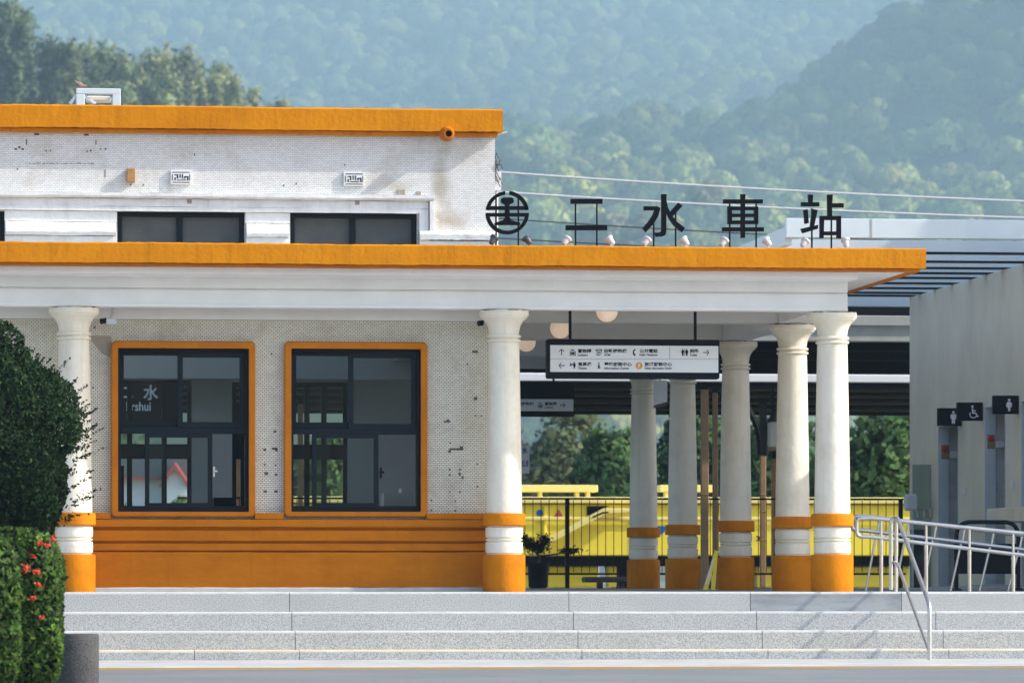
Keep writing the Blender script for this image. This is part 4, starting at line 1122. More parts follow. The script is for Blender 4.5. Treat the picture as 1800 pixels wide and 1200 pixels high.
# ================================================================== YELLOW RAIL MACHINE
YV = 37.0
rv = thing('rail_machine', (PX(1200, YV), YV + 1, -.9), 'long yellow railway maintenance machine standing behind the fence', 'rail vehicle')
vx0, vx1 = PX(505, YV), 10.5
m_ = MB(); m_.box(vx0, vx1, YV + .06, YV + 2.4, PZ(976, 1200, YV), PZ(886, 1200, YV))
for u in (548, 700, 958, 1120, 1300, 1470, 1640): x = PX(u, YV); m_.box(x - .03, x + .03, YV + .02, YV + .058, PZ(972, 1200, YV), PZ(888, 1200, YV))
part(m_, 'body', M['yellow'], rv, bevel=.015)
m_ = MB(); m_.box(vx0, vx1, YV - .05, YV + 2.5, PZ(884, 1000, YV), PZ(873, 1000, YV)); m_.box(vx0, vx1, YV - .01, YV + .018, PZ(914, 1000, YV), PZ(908, 1000, YV)); part(m_, 'top_flange', M['yellow_b'], rv, bevel=.012)
for (ua, ub, posts) in ((880, 1051, (950, 1015, 1034)), (1160, 1183, (1172,)), (1225, 1262, (1240,))):
    m_ = MB(); m_.pbox(ua, ub, 852, 864, YV + .3, .4)
    for u in posts: m_.pbox(u - 3.5, u + 3.5, 864, 874, YV + .35, .2)
    part(m_, 'deck_rail', M['yellow_b'], rv, bevel=.012)
m_ = MB(); m_.ppoly([(950, 952), (960, 958), (1066, 903), (1110, 900), (1110, 893), (1062, 893)], YV - .25, .2); part(m_, 'loading_arm', M['yellow_b'], rv, bevel=.01)
m_ = MB(); m_.ppoly([(1032, 889), (1070, 889), (1045, 901), (1032, 906)], YV + .03, .02); m_.ppoly([(1042, 907), (1060, 899), (1070, 899), (1070, 901), (1060, 902), (1042, 910)], YV - .26, .008)
m_.box(vx0, vx1, YV + .3, YV + 2.4, PZ(994, 1200, YV), PZ(977, 1200, YV))
for u in (560, 660, 800, 1090, 1190, 1330, 1450): m_.pbox(u, u + 60, 994, 1040, YV + .8, 1.2)
part(m_, 'underframe', M['under'], rv)
for ua, ub in ((918, 936), (962, 1052), (1068, 1084), (1190, 1225), (1330, 1410), (1480, 1598)):
    m_ = MB(); m_.pbox(ua, ub, 994.5, 1032, YV + .5, .3); part(m_, 'lower_skirt', M['yellow'], rv, bevel=.02)
for u in (1020, 1155, 1290, 1420): 
    m_ = MB(); c = P(u, 1020, YV + .45); m_.tube([(c.x, YV + .42, -.55), (c.x, YV + .55, -.55)], [.36, .36], 28)
    part(m_, 'wheel', M['steelpaint'], rv, smooth=40)
m_ = MB(); m_.ppoly([(982, 894), (990, 908), (974, 908)], YV + .045, .012); part(m_, 'warning_triangle', M['redtrim'], rv)
m_ = MB(); m_.ppoly([(1146, 924), (1171, 924), (1171, 932), (1159, 941), (1151, 941), (1160, 931), (1146, 931)], YV + .005, .012); m_.ppoly(circ(949, 901, 6), YV + .045, .01); part(m_, 'blue_mark', M['bluepaint'], rv)
m_ = MB(); m_.ppoly([(1329, 941), (1332, 941), (1334, 944), (1336, 941), (1339, 941), (1335.5, 946), (1339, 951), (1336, 951), (1334, 948), (1332, 951), (1329, 951), (1332.5, 946)], YV + .005, .012); part(m_, 'black_letter', M['letter'], rv)

# ================================================================== TOILET BLOCK, PERGOLA
XT = 3.6
tb = thing('toilet_block', (XT, 8, 0), 'beige rendered toilet block with marble lined doorways at the right', 'building')
yfar = YW(1599, XT); zT = PZ(523, 1599, yfar) 
ops = [(YW(1685, XT), YW(1650, XT), PZ(745, 1668, YW(1668, XT))), (YW(1768, XT), YW(1732, XT), PZ(714, 1732, YW(1732, XT))), (YW(1845, XT), YW(1796, XT), PZ(703, 1796, YW(1796, XT)))]
# local frame: run along Y; build wall in (s=Y) with thickness in X
m_ = MB(); m2 = MB()
y_near = .5
m2.wall(y_near, yfar, 0.0, zT, XT, XT + .12, [(a, b, -1, h) for a, b, h in ops])
m_.v = [(Yx, Xs, z) for (Xs, Yx, z) in m2.v]; m_.f = [tuple(reversed(f)) for f in m2.f]; m_.m = m2.m[:]
part(m_, 'wall', M['beige'], tb)
m_ = MB(); m_.box(XT + .12, XT + 4, yfar - .15, yfar, 0, zT); m_.box(XT + .121, XT + 4, y_near, y_near + .15, 0, zT); m_.box(XT + .122, XT + 4, y_near + .16, yfar - .16, zT - .15, zT - .01); m_.box(XT + 3.85, XT + 4, y_near + .16, yfar - .16, 0, zT - .16)
part(m_, 'shell', M['beige'], tb)
for i, (a, b, h) in enumerate(ops):
    m_ = MB(); yj = b + .01
    for zi in range(6):
        for xi in range(3):
            m_.box(XT + .121 + xi * .6, XT + .118 + (xi + 1) * .6, yj, yj + .05, zi * .58, min(zi * .58 + .576, 3.4))
    part(m_, 'marble_wall', M['marble_w'], tb)
    m_ = MB(); m_.box(XT - .008, XT + .13, b - .012, b + .008, 0, h); m_.box(XT - .008, XT + .13, a - .008, a + .012, 0, h); m_.box(XT - .008, XT + .13, a + .013, b - .013, h - .02, h); part(m_, 'door_trim', M['steelpaint'], tb)
def wallpanel(u, v, w_, h_, i, mt, nm, dz=.03):
    yj = ops[i][1] + .01; a, b = P(u - w_ / 2, v + h_ / 2, yj), P(u + w_ / 2, v - h_ / 2, yj)
    m_ = MB(); m_.box(a.x, b.x, yj - dz, yj - .002, a.z, b.z); return part(m_, nm, mt, tb, bevel=.006)
for (u, v, i) in ((1660.5, 794, 0), (1741.5, 776, 1)):
    wallpanel(u, v, 14, 25, i, M['tan'], 'alarm_panel')
    yj = ops[i][1] - .03; m_ = MB(); c = P(u, v - 6, yj); m_.tube([(c.x, yj - .03, c.z), (c.x, yj, c.z)], [.03, .04], 16); part(m_, 'alarm_button', M['red'], tb)
    wallpanel(u + 15.5, v + 5, 14, 12, i, M['paper'], 'paper_dispenser', .07)
for (u, v) in ((1697, 863), (1781, 852)):
    y = YW(u, XT); z = PZ(v, u, y); m_ = MB(); m_.box(XT - .02, XT - .002, y - .06, y + .06, z - .05, z + .05); part(m_, 'switch', M['paper'], tb, bevel=.005)
# counter shelf by the near doorway
m_ = MB(); ya, yb = YW(1830, XT), YW(1762, XT)
m_.box(XT - .45, XT - .004, ya - .6, ya + .9, PZ(917, 1790, ya), PZ(892, 1790, ya)); part(m_, 'wash_counter', M['beige'], tb, bevel=.01)
# unseen tall block, added at the right to shade the rear columns
m_ = MB(); m_.box(XT + 2.6, XT + 6.5, 3.2, yfar, zT + .02, 7.4); part(m_, 'added_shade_block', M['beige'], tb)
for yy in (5.0, 7.6, 10.2): m_ = MB(); frame_ring(m_, XT + 2.58, XT + 2.60, 0, 0, 0, yy, yy) if False else m_.box(XT + 2.575, XT + 2.597, yy, yy + 1.4, 5.0, 6.4); part(m_, 'shade_block_window', M['frame'], tb)  # plain panels dressing the added block
for xx in (4.3,): m_ = MB(); m_.box(xx + 2.6, xx + 4.2, 3.17, 3.197, 5.0, 6.4); part(m_, 'shade_block_window', M['frame'], tb)
# glass screen with dispensers
yg = yfar - .2
m_ = MB(); m_.pbox(1604, 1650, 816, 1034, yg - 1.2, .012); part(m_, 'glass_screen', glass_mat('screen glass', (.62, .72, .70), .02, .10, 12.0), tb)
m_ = MB(); m_.pbox(1603, 1650, 930, 1033, yfar - 1.0, .1); part(m_, 'screen_base', M['darkroof'], tb)
for u in (1612, 1624, 1634):
    m_ = MB(); c = P(u, 893, yg - 1.3); m_.tube(fillet([(c.x - .1, yg - 1.3, c.z), (c.x, yg - 1.3, c.z + .01), (c.x + .01, yg - 1.3, c.z - .12)], .03), .014, 8); part(m_, 'grab_bar', M['steel'], tb)
pd = thing('paper_box', (PX(1602, yg - 1.4), yg - 1.4, PZ(897, 1602, yg - 1.4)), 'white plastic dispenser box at the fence end beside the toilet wall', 'box')
m_ = MB(); m_.pbox(1592, 1613, 868, 897, yg - 1.45, .15); part(m_, 'housing', M['paper'], pd, bevel=.02, seg=3)
m_ = MB(); x = PX(1604, yg - 1.38); m_.box(x - .012, x + .012, yg - 1.40, yg - 1.37, -.002, PZ(898, 1602, yg - 1.4)); part(m_, 'post', M['steelpaint'], pd)
# blade signs
def stick(mb, kind, cu, cv, h, Y):
    s = h / 40.0
    T = lambda pts: [(cu + x * s, cv + y * s) for x, y in pts]
    if kind == 'man':
        mb.ppoly(T(circ(0, -16, 4.2)), Y, .003); mb.ppoly(T([(-8, -10), (8, -10), (9, -7), (9, 5), (6, 5), (5.5, -4), (5, 20), (.6, 20), (0, 6), (-.6, 20), (-5, 20), (-5.5, -4), (-6, 5), (-9, 5), (-9, -7)]), Y, .003)
    elif kind == 'woman':
        mb.ppoly(T(circ(0, -16, 4.2)), Y, .003); mb.ppoly(T([(-5, -10), (5, -10), (8, -6), (10, 4), (7, 5), (5, -2), (8, 8), (4, 8), (3.5, 20), (.6, 20), (0, 9), (-.6, 20), (-3.5, 20), (-4, 8), (-8, 8), (-5, -2), (-7, 5), (-10, 4), (-8, -6)]), Y, .003)
    else:
        mb.ppoly(T(circ(-3, -17, 3.6)), Y, .003); mb.ppoly(T([(-5, -12), (-1, -12), (0, -5), (8, -5), (8, -2), (0, -2), (.5, 2), (9, 2), (14, 13), (17, 12), (18, 15), (12, 17), (7, 6), (-4, 6)]), Y, .003)
        mb.ppoly(T([(x * 1, y) for x, y in arc(0, 8, 9.5, 12.5, 150, 345, 18)]), Y - .0006, .003)
for (u0, u1, v0, v1, kd, pu, lab) in ((1649, 1690, 717, 748, 'man', 1676, "black toilet sign with a man's figure, furthest along the wall"), (1683, 1727, 707, 739, 'chair', 1711, 'black toilet sign with a wheelchair figure'), (1746, 1790, 695, 727, 'woman', 1774, "black toilet sign with a woman's figure, nearest")):
    Ysg = YW(u1 + 1, XT); t = thing('toilet_sign', (XT, Ysg, PZ(v1, u1, Ysg)), lab, 'sign', 'toilet signs on the beige wall')
    m_ = MB(); a, b = P(u0, v1, Ysg), P(u1, v0, Ysg); m_.plan([(a.x + .02, Ysg), (XT - .003, Ysg), (XT - .003, Ysg + .10), (a.x + .02, Ysg + .10), (a.x, Ysg + .08), (a.x, Ysg + .02)], a.z, b.z); part(m_, 'sign_box', M['black'], t, bevel=.004)
    m_ = MB(); stick(m_, kd, pu, (v0 + v1) / 2 + .5, 22, Ysg - .004); part(m_, 'pictogram', M['pict'], t)

# pergola of pale steel between canopy and toilet block
pgx0, pgy0 = .27, 4.3
pe = thing('steel_pergola', (2, 8, 3.9), 'pale grey steel pergola of slats between the canopy and toilet block', 'pergola')
zp0, zp1 = zT + .01, PZ(386, 1700, pgy0)
m_ = MB(); m_.box(pgx0, 14, pgy0, pgy0 + .08, PZ(420, 1700, pgy0), zp1)
part(m_, 'front_fascia', M['steelpaint'], pe, bevel=.006)
m_ = MB(); m_.box(PX(1530, pgy0), PX(1533, pgy0), pgy0 - .004, pgy0 - .001, PZ(420, 1700, pgy0), zp1 - .004); part(m_, 'joint_strip', M['concrete'], pe)
m_ = MB(); m_.box(pgx0, pgx0 + .08, pgy0 + .082, 14.6, PZ(430, 1392, pgy0), PZ(398, 1392, pgy0)); part(m_, 'side_fascia', M['steelpaint'], pe, bevel=.006)
for i, u in enumerate((1850, 1800, 1763, 1733, 1705, 1673, 1644, 1617, 1600)):
    y = YW(u, XT) - .06; m_ = MB(); m_.box(pgx0 + .083, XT + 2.5, y, y + .06, zp0 + .022, zp0 + .15); m_.box(pgx0 + .083, XT + 2.5, y - .003, y + .16, zp0, zp0 + .02, 1); part(m_, 'slat', [M['steelpaint'], M['frame']], pe)  # dark strip on each slat painted in for its shaded lower edge
m_ = MB(); m_.box(pgx0 + .083, XT + .3, 14.8, 14.86, PZ(538, 1540, 14.8), zp0 + .1); part(m_, 'slat', M['steelpaint'], pe)
m_ = MB()
for i in range(1, 4): m_.box(XT - .35 * 0 + .02, XT + .10, pgy0 + .1, yfar, zp0 - .008, zp0 - .002) if i == 1 else None
part(m_, 'wall_plate', M['steelpaint'], pe)

# granite ramp kerb and barrier
rk = MB(); pa = PX(1640, 6.0)
rk.add([(pa, 5.6, -.002), (7, 5.6, -.002), (7, 9, -.002), (pa, 9, -.002), (pa, 5.6, .0), (7, 5.6, .22), (7, 9, .22), (pa, 9, .0)], [(3, 2, 1, 0), (4, 5, 6, 7), (0, 1, 5, 4), (1, 2, 6, 5), (2, 3, 7, 6), (3, 0, 4, 7)])
tag(rk.build('access_ramp', M['granite'], org=(pa, 5.6, 0)), 'low granite ramp rising to the right before the toilet doorways', 'ramp')
Yb = 3.2
br_ = thing('barrier', (PX(1736, Yb), Yb, 0), 'black rounded tubular barrier with a dark panel before the toilets', 'barrier')
xa, xb = PX(1681, Yb), PX(1790, Yb); zt_ = PZ(917, 1735, Yb)
m_ = MB(); m_.tube(fillet([(xa, Yb, 0), (xa, Yb, zt_), (xb, Yb, zt_), (xb, Yb, 0)], .17, 10), .024, 14)
m_.lathe([(.07, 0), (.07, .012), (.03, .03)], xa, Yb, 18); m_.lathe([(.07, 0), (.07, .012), (.03, .03)], xb, Yb, 18); part(m_, 'hoop', M['frame'], br_, smooth=40)
m_ = MB(); m_.box(xa + .026, xb - .026, Yb - .015, Yb + .015, PZ(1008, 1735, Yb), PZ(955, 1735, Yb)); part(m_, 'panel', M['black'], br_)

# ================================================================== HANDRAILS
# stair rail
sr = thing('stair_handrail', P(1600, 1035, -1.9), 'stainless steel stair handrail sloping down the granite steps', 'handrail')
ya, yb = -1.15, -3.0
def W(u, v, Y): p = P(u, v, Y); return (p.x, Y, p.z)
xpost = PX(1577, ya)
def pt(t, v):                                     # along the stair run, t 0 top .. 1 bottom
    Y = ya + (yb - ya) * t; u = 1577 + (1634 - 1577) * t; return W(u, v, Y)
m_ = MB(); m_.tube(fillet([W(1566, 1036, ya), W(1566, 912, ya), W(1577, 908, ya - .1), pt(1, 1062) , (*pt(1, 1062)[:2], ZP)], .10, 8), .021, 14); part(m_, 'top_rail', M['steel'], sr, smooth=40)
m_ = MB(); m_.tube(fillet([W(1572, 988, ya), W(1577, 988, ya - .1), pt(.96, 1140)], .05, 6), .017, 12); part(m_, 'lower_rail', M['steel'], sr, smooth=40)
m_ = MB(); m_.tube([(PX(1575.5, ya), ya + .02, -.002), W(1575.5, 909, ya + .02)], .018, 12); part(m_, 'post', M['steel'], sr, smooth=40)
# ramp rail: near pair and far pair
rr_ = thing('ramp_handrail', (PX(1650, .6), .6, 0), 'stainless steel double ramp handrail running off to the right', 'handrail')
def ramp_rail(Y, u0, u1, vt0, vt1, vl0, vl1, posts, lean, nm):
    a, b = W(u0, vt0, Y), W(u1, vt1, Y); c, d = W(u1, vl1, Y), W(u0, vl0, Y)
    a2, d2 = Vector(a), Vector(d); mid = W(u0 - (24 if lean == 0 else 22), (vt0 + vl0) / 2, Y)
    m_ = MB()
    pth = fillet([b, a, (mid[0], Y, a[2] - .004), (mid[0], Y, d[2] + .004), d, c], .055, 8)
    m_.tube(pth, .021, 12); part(m_, nm, M['steel'], rr_, smooth=40)
    for u in posts:
        tt = (u - u0) / (u1 - u0); zt_ = PZ(vt0 + (vt1 - vt0) * tt, u, Y); zl_ = PZ(vl0 + (vl1 - vl0) * tt, u, Y); x = PX(u, Y)
        m_ = MB(); m_.tube([(x - lean, Y, -.002), (x - lean * .12, Y, zl_ - .01)], .021 if lean == 0 else .013, 10); m_.tube([(x, Y, zl_ + .01), (x + lean * .2, Y, zt_)], .014, 10)
        m_.tube([(x - lean * .13, Y, zl_ - .06), (x - lean * .1, Y, zl_ - .035)], .024 if lean == 0 else .018, 10)
        part(m_, 'baluster', M['steel'], rr_, smooth=40)
ramp_rail(.45, 1530, 1880, 910, 945, 943, 985, (1549, 1628, 1704, 1781, 1858), 0.0, 'near_rail')
ramp_rail(1.7, 1520, 1880, 907, 950, 932, 975, (1543, 1594, 1642, 1692, 1743, 1793), .13, 'far_rail')

# ================================================================== FOREGROUND PLANTS, STONE
def blob_leaves(n, c, rad, p, g, lump=.06, inner=.18):
    d = g.normal(size=(n, 3)); d /= np.linalg.norm(d, axis=1, keepdims=True)
    k = (np.abs(d[:, 0]) ** p + np.abs(d[:, 1]) ** p + np.abs(d[:, 2]) ** p) ** (-1 / p)
    s = d * k[:, None]
    lum = np.zeros(n)
    for _ in range(14):
        w_ = g.normal(size=3) * 4.0; lum += np.sin(s @ w_ + g.uniform(0, 6.28)) / 14 * 2
    r = 1 + lump * lum * 2 - inner * g.uniform(0, 1, n) ** 2.2
    q = s * r[:, None]
    nn = np.sign(s) * np.abs(s) ** (p - 1); nn /= np.linalg.norm(nn, axis=1, keepdims=True)
    return q * np.array(rad) + np.array(c), nn
def core(name, c, rad, p, m, parent, k_=.72):                 # solid dark filling added inside the leaves so no light passes
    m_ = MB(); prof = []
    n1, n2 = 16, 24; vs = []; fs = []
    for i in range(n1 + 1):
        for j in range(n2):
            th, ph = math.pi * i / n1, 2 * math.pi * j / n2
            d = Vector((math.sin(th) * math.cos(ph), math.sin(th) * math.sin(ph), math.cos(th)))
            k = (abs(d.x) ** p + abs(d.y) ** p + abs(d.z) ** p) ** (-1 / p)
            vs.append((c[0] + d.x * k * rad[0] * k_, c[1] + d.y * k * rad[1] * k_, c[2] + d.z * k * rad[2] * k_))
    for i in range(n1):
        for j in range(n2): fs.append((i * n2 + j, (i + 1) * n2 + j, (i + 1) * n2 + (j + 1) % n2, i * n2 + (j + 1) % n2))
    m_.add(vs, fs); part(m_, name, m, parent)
q = 42.0
cc = Q(-70, q, 0); zc_ = ZC + (HZ - 812) * q / F; rad = (1.06, .9, 1.0)
sh = thing('dark_shrub', (cc.x, cc.y, ZR), 'tall dark green rounded shrub with stray twigs at the left edge', 'shrub')
g = np.random.default_rng(21)
pts, nn = blob_leaves(70000, (cc.x, cc.y, zc_), rad, 2.15, g, .14, .18)
# stray sprigs
ex, en = [], []
for k in range(620):
    dv = Vector((g.uniform(-.9, 1), -g.uniform(0, 1), g.uniform(-.25, 1))).normalized()
    kk = (abs(dv.x) ** 2.15 + abs(dv.y) ** 2.15 + abs(dv.z) ** 2.15) ** (-1 / 2.15)
    p0 = Vector((cc.x + dv.x * kk * rad[0], cc.y + dv.y * kk * rad[1], zc_ + dv.z * kk * rad[2])) * 1.0
    p0 = p0.lerp(Vector((cc.x, cc.y, zc_)), g.uniform(-.06, .08))
    up_ = Vector((dv.x * .7 + .2, dv.y * .5, .35 + dv.z * .5)).normalized(); L = g.uniform(.06, .16) if k % 7 else g.uniform(.14, .30)
    for j in range(int(16 + L * 70)):
        t_ = g.uniform(0, 1); ex.append(p0 + up_ * L * t_ + Vector(g.normal(size=3)) * .018 * (1.1 - t_)); en.append(dv)
pts = np.concatenate([pts, np.array([tuple(p) for p in ex])]); nn = np.concatenate([nn, np.array([tuple(p) for p in en])])
tt = tints(g, len(pts), .5); tt[g.uniform(size=len(pts)) < .08] *= 2.2
sz = np.full(len(pts), .050); sz[70000:] = .030
leaf_mesh('foliage', pts, nn, sz, tt, M['leaf_dark'], sh, (cc.x, cc.y, ZR), .5, .35, 3)
core('dark_core', (cc.x, cc.y, zc_), rad, 2.5, M['under'], sh)
m_ = MB()
for k in range(5): m_.tube([(cc.x + rnd.uniform(-.1, .1), cc.y, ZR - .02), (cc.x + rnd.uniform(-.3, .3), cc.y + rnd.uniform(-.2, .2), zc_ - .3)], [.035, .02], 8)
part(m_, 'trunk', M['bark'], sh)
q = 36.0
hg = thing('flowering_hedge', (*Q(20, q, 0).xy, ZR), 'clipped green hedge with red flower clusters at the lower left corner', 'hedge')
hc = Q(-60, q, 0); zt_ = ZC + (HZ - 935) * q / F; hz = (zt_ + ZR) / 2
hrad = (.71, .45, (zt_ - ZR) / 2 + .02)
hc2 = Q(-70, q - .75, 0); zt2 = ZC + (HZ - 950) * (q - .75) / F; hz2 = (zt2 + ZR) / 2; hrad2 = (.43, .32, (zt2 - ZR) / 2 + .02)
g = np.random.default_rng(22)
p1, n1_ = blob_leaves(34000, (hc.x, hc.y, hz), hrad, 6, g, .03, .10)
p2, n2_ = blob_leaves(17000, (hc2.x, hc2.y, hz2), hrad2, 5, g, .03, .10)
pts = np.concatenate([p1, p2]); nn = np.concatenate([n1_, n2_])
keep = pts[:, 2] > ZR + .01; pts, nn = pts[keep], nn[keep]
tt = tints(g, len(pts), .6); tt[g.uniform(size=len(pts)) < .15] *= (2.0, 1.8, 1.3)
ho = ORG[hg.name]
leaf_mesh('foliage', pts, nn, .060, tt, M['leaf_hedge'], hg, ho, .55, .5, 4)
core('dark_core', (hc.x, hc.y, hz), hrad, 6, M['under'], hg, .9); core('dark_core', (hc2.x, hc2.y, hz2), hrad2, 5, M['under'], hg, .9)
for (u, v, s_) in ((46, 999, 17), (70, 955, 9), (92, 949, 9), (84, 958, 9), (65, 1004, 11), (67, 1026, 11), (58, 1050, 10), (73, 1083, 8), (60, 978, 7)):
    pz = ZC + (HZ - v) * q / F; fp = Q(u, q - .47, pz); n_ = int(6 + s_ * 1.9)
    g2 = np.random.default_rng(int(u * v)); pp = g2.normal(size=(n_, 3)) * s_ * .28 / 233 * np.array([1, .7, .7]) + np.array([fp.x, fp.y, pz])
    m_ = MB()
    for p in pp:
        a = Vector(g2.normal(size=3)).normalized(); b = a.orthogonal().normalized(); r = .010; p = Vector(p)
        m_.add([p - a * r, p + b * r * .8, p + a * r, p - b * r * .8], [(0, 1, 2, 3)])
    part(m_, 'flower_cluster', M['petal'], hg)
q = 38.0
sp0 = Q(134, q, ZR); zt_ = ZC + (HZ - 1113) * q / F
m_ = MB(); m_.lathe([(.178, ZR - .02), (.180, ZR + .05), (.180, zt_ - .012), (.172, zt_)], sp0.x, sp0.y, 36)
tag(m_.build('stone_bollard', M['stone'], org=tuple(sp0), smooth=40), 'short dark round stone bollard beside the hedge', 'bollard')

# ================================================================== WIRES
def wire(uv, Y, r, mt, lab):
    (u0, v0), (u1, v1) = uv; pts = []
    a, b = P(u0, v0, Y), P(u1, v1, Y); a, b = a + (a - b) * .0, b + (b - a) * .4
    for i in range(25): t = i / 24; p = a.lerp(b, t); p.z -= .08 * 4 * t * (1 - t); pts.append(p)
    m_ = MB(); m_.tube(pts, r, 6); tag(m_.build('overhead_wire', mt, org=tuple(a)), lab, 'wire', 'overhead wires behind the station')
wire([(840, 300), (1800, 347)], 30, .017, M['wire_w'], 'uppermost pale overhead wire above the station letters')
wire([(840, 335), (1800, 376)], 30, .017, M['wire_w'], 'second pale overhead wire passing just above the letters')
wire([(850, 382), (1800, 425)], 30, .011, M['wire_d'], 'upper dark wire crossing behind the letters')
wire([(850, 417), (1800, 450)], 30, .011, M['wire_d'], 'lowest dark wire just above the canopy roof')

# ================================================================== FAR HOUSE, POLE, TREES
q = 200.0
hs_ = thing('white_house', (*Q(270, q, 0).xy, -1), 'white house with grey roof and red gable trim seen through the left window', 'house')
def hp(u, v, dq=0): return Q(u, q + dq, ZC + (HZ - v) * (q + dq) / F)
def hprism(pts, dq0, dq1, mb, mi=0):
    n = len(pts); vs = [tuple(hp(u, v, 0) + FW * dq0) for u, v in pts] + [tuple(hp(u, v, 0) + FW * dq1) for u, v in pts]
    mb.add(vs, [tuple(range(n)), tuple(range(2 * n - 1, n - 1, -1))] + [(i, i + n, (i + 1) % n + n, (i + 1) % n) for i in range(n)], mi)
m_ = MB(); hprism([(190, 838), (346, 838), (346, 1050), (190, 1050)], 0, 6, m_); hprism([(290, 850), (312, 818), (334, 850), (334, 1050), (290, 1050)], -1.5, -.02, m_); part(m_, 'wall', M['brightwhite'], hs_)
m_ = MB(); hprism([(185, 838), (352, 838), (345, 800), (192, 800)], -.6, 6.5, m_); part(m_, 'roof', M['roofgrey'], hs_)
m_ = MB(); hprism([(284, 856), (312, 814), (340, 856), (334, 856), (312, 824), (290, 856)], -1.8, -.01, m_); hprism([(185, 838.5), (284, 838.5), (284, 842), (185, 842)], -.65, -.05, m_); part(m_, 'gable_trim', M['redtrim'], hs_)
ep = thing('utility_pole', (*Q(1045, 140, 0).xy, -1), 'grey utility pole with insulators standing before the trees', 'pole')
m_ = MB(); b0 = Q(1046, 140, -1.05); m_.tube([b0, Q(1045, 140, ZC + 210 * 140 / F)], [.13, .10], 12); part(m_, 'shaft', M['concrete'], ep, smooth=40)
m_ = MB()
for v in (820, 830, 840, 850): c = Q(1055, 140, ZC + (HZ - v) * 140 / F); m_.tube([c - Vector((.05, 0, 0)), c + Vector((.05, 0, 0))], [.05, .05], 8)
part(m_, 'insulators', M['paper'], ep)

def tree(name, u, q, vtop, wpx, lab, m, n, size, grp, seed, tint=(1, 1, 1), lobes=16, zsc=1.0, base=-1.05):
    g = np.random.default_rng(seed); zt_ = ZC + (HZ - vtop) * q / F; hw_ = wpx / 2 * q / F
    b = Q(u, q, base); H = zt_ - base
    t = thing(name, tuple(b), lab, 'tree', grp)
    ch = H * .46 * zsc; cz = zt_ - ch * .92
    p, nn = crown_pts(g, n, lobes, (hw_, hw_ * .8, ch), shell=.7, low=-.8)
    pts = p + np.array([b.x, b.y, cz])
    tt = tints(g, n, .3, tint)
    leaf_mesh('crown', pts, nn, size, tt, m, t, tuple(b), .6, .5, seed)
    m_ = MB(); lean = g.uniform(-.3, .3)
    top = Vector((b.x + lean, b.y, cz + ch * .3)); r0 = .03 * H + .05
    m_.tube([b, b.lerp(top, .35) + Vector((g.uniform(-.1, .1), 0, 0)), b.lerp(top, .7), top], [r0, r0 * .8, r0 * .55, r0 * .25], 9)
    for k in range(6):
        s_ = b.lerp(top, g.uniform(.35, .8)); e_ = Vector((b.x + g.uniform(-.7, .7) * hw_, b.y + g.uniform(-.6, .6) * hw_, cz + g.uniform(-.2, .6) * ch)); m_.tube([s_, s_.lerp(e_, .5) + Vector((0, 0, .2)), e_], [r0 * .4, r0 * .25, r0 * .1], 6)
    part(m_, 'trunk', M['bark'], t, smooth=50)
GB = 'trees beyond the tracks'
tree('broadleaf_tree', 1545, 92, 690, 330, 'dense dark leafy tree beyond the tracks beside the toilet wall', M['leaf_tree'], 9000, .20, GB, 1, (.75, .95, .8), 26)
tree('broadleaf_tree', 1700, 100, 560, 260, 'leafy tree hidden mostly behind the toilet block', M['leaf_tree'], 5000, .22, GB, 2, (.9, 1, .8), 18)
tree('broadleaf_tree', 1380, 98, 700, 260, 'dark tree seen between the two front corner columns', M['leaf_tree'], 7000, .2, GB, 3, (.6, .8, .75), 20)
tree('broadleaf_tree', 1235, 105, 690, 230, 'dark bluish tree seen between the tan posts', M['leaf_tree'], 6000, .2, GB, 4, (.6, .85, .8), 18)
tree('broadleaf_tree', 1095, 118, 700, 190, 'mid green tree left of the hindmost column', M['leaf_tree'], 5500, .22, GB, 5, (.75, 1, .9), 18)
tree('broadleaf_tree', 985, 150, 705, 250, 'pale green tree behind the utility pole', M['leaf_bamboo'], 6000, .28, GB, 6, (.85, 1, .9), 20)
tree('broadleaf_tree', 880, 160, 715, 220, 'pale tree hidden mostly behind the tiled building corner', M['leaf_bamboo'], 4000, .3, GB, 7, (.9, 1, .9), 16)
tree('broadleaf_tree', 570, 125, 730, 190, 'leafy green tree seen through the right window', M['leaf_tree'], 5000, .24, GB, 8, (1.2, 1.3, 1), 18)
tree('broadleaf_tree', 430, 130, 740, 120, 'green tree seen through the left window edge', M['leaf_tree'], 3500, .26, GB, 9, (1.2, 1.3, 1), 14)
tree('broadleaf_tree', 230, 260, 735, 230, 'tall tree standing behind the white house', M['leaf_tree'], 4000, .45, GB, 10, (.9, 1.1, 1), 16)
tree('round_bush', 235, 150, 858, 70, 'round green bush before the white house, left one', M['leaf_tree'], 2500, .2, GB, 12, (1.7, 1.8, 1), 10, 1.1)
tree('round_bush', 320, 145, 848, 75, 'taller round green bush below the red gable', M['leaf_tree'], 2500, .2, GB, 13, (1.7, 1.8, 1), 10, 1.1)
tree('round_bush', 420, 150, 850, 60, 'sunny green bush at the right edge of left window', M['leaf_tree'], 2000, .2, GB, 14, (1.9, 1.9, 1), 10, 1.1)
tree('round_bush', 282, 152, 868, 55, 'low green bush in the middle of the left window', M['leaf_tree'], 1500, .2, GB, 15, (1.7, 1.8, 1), 10, 1.1)

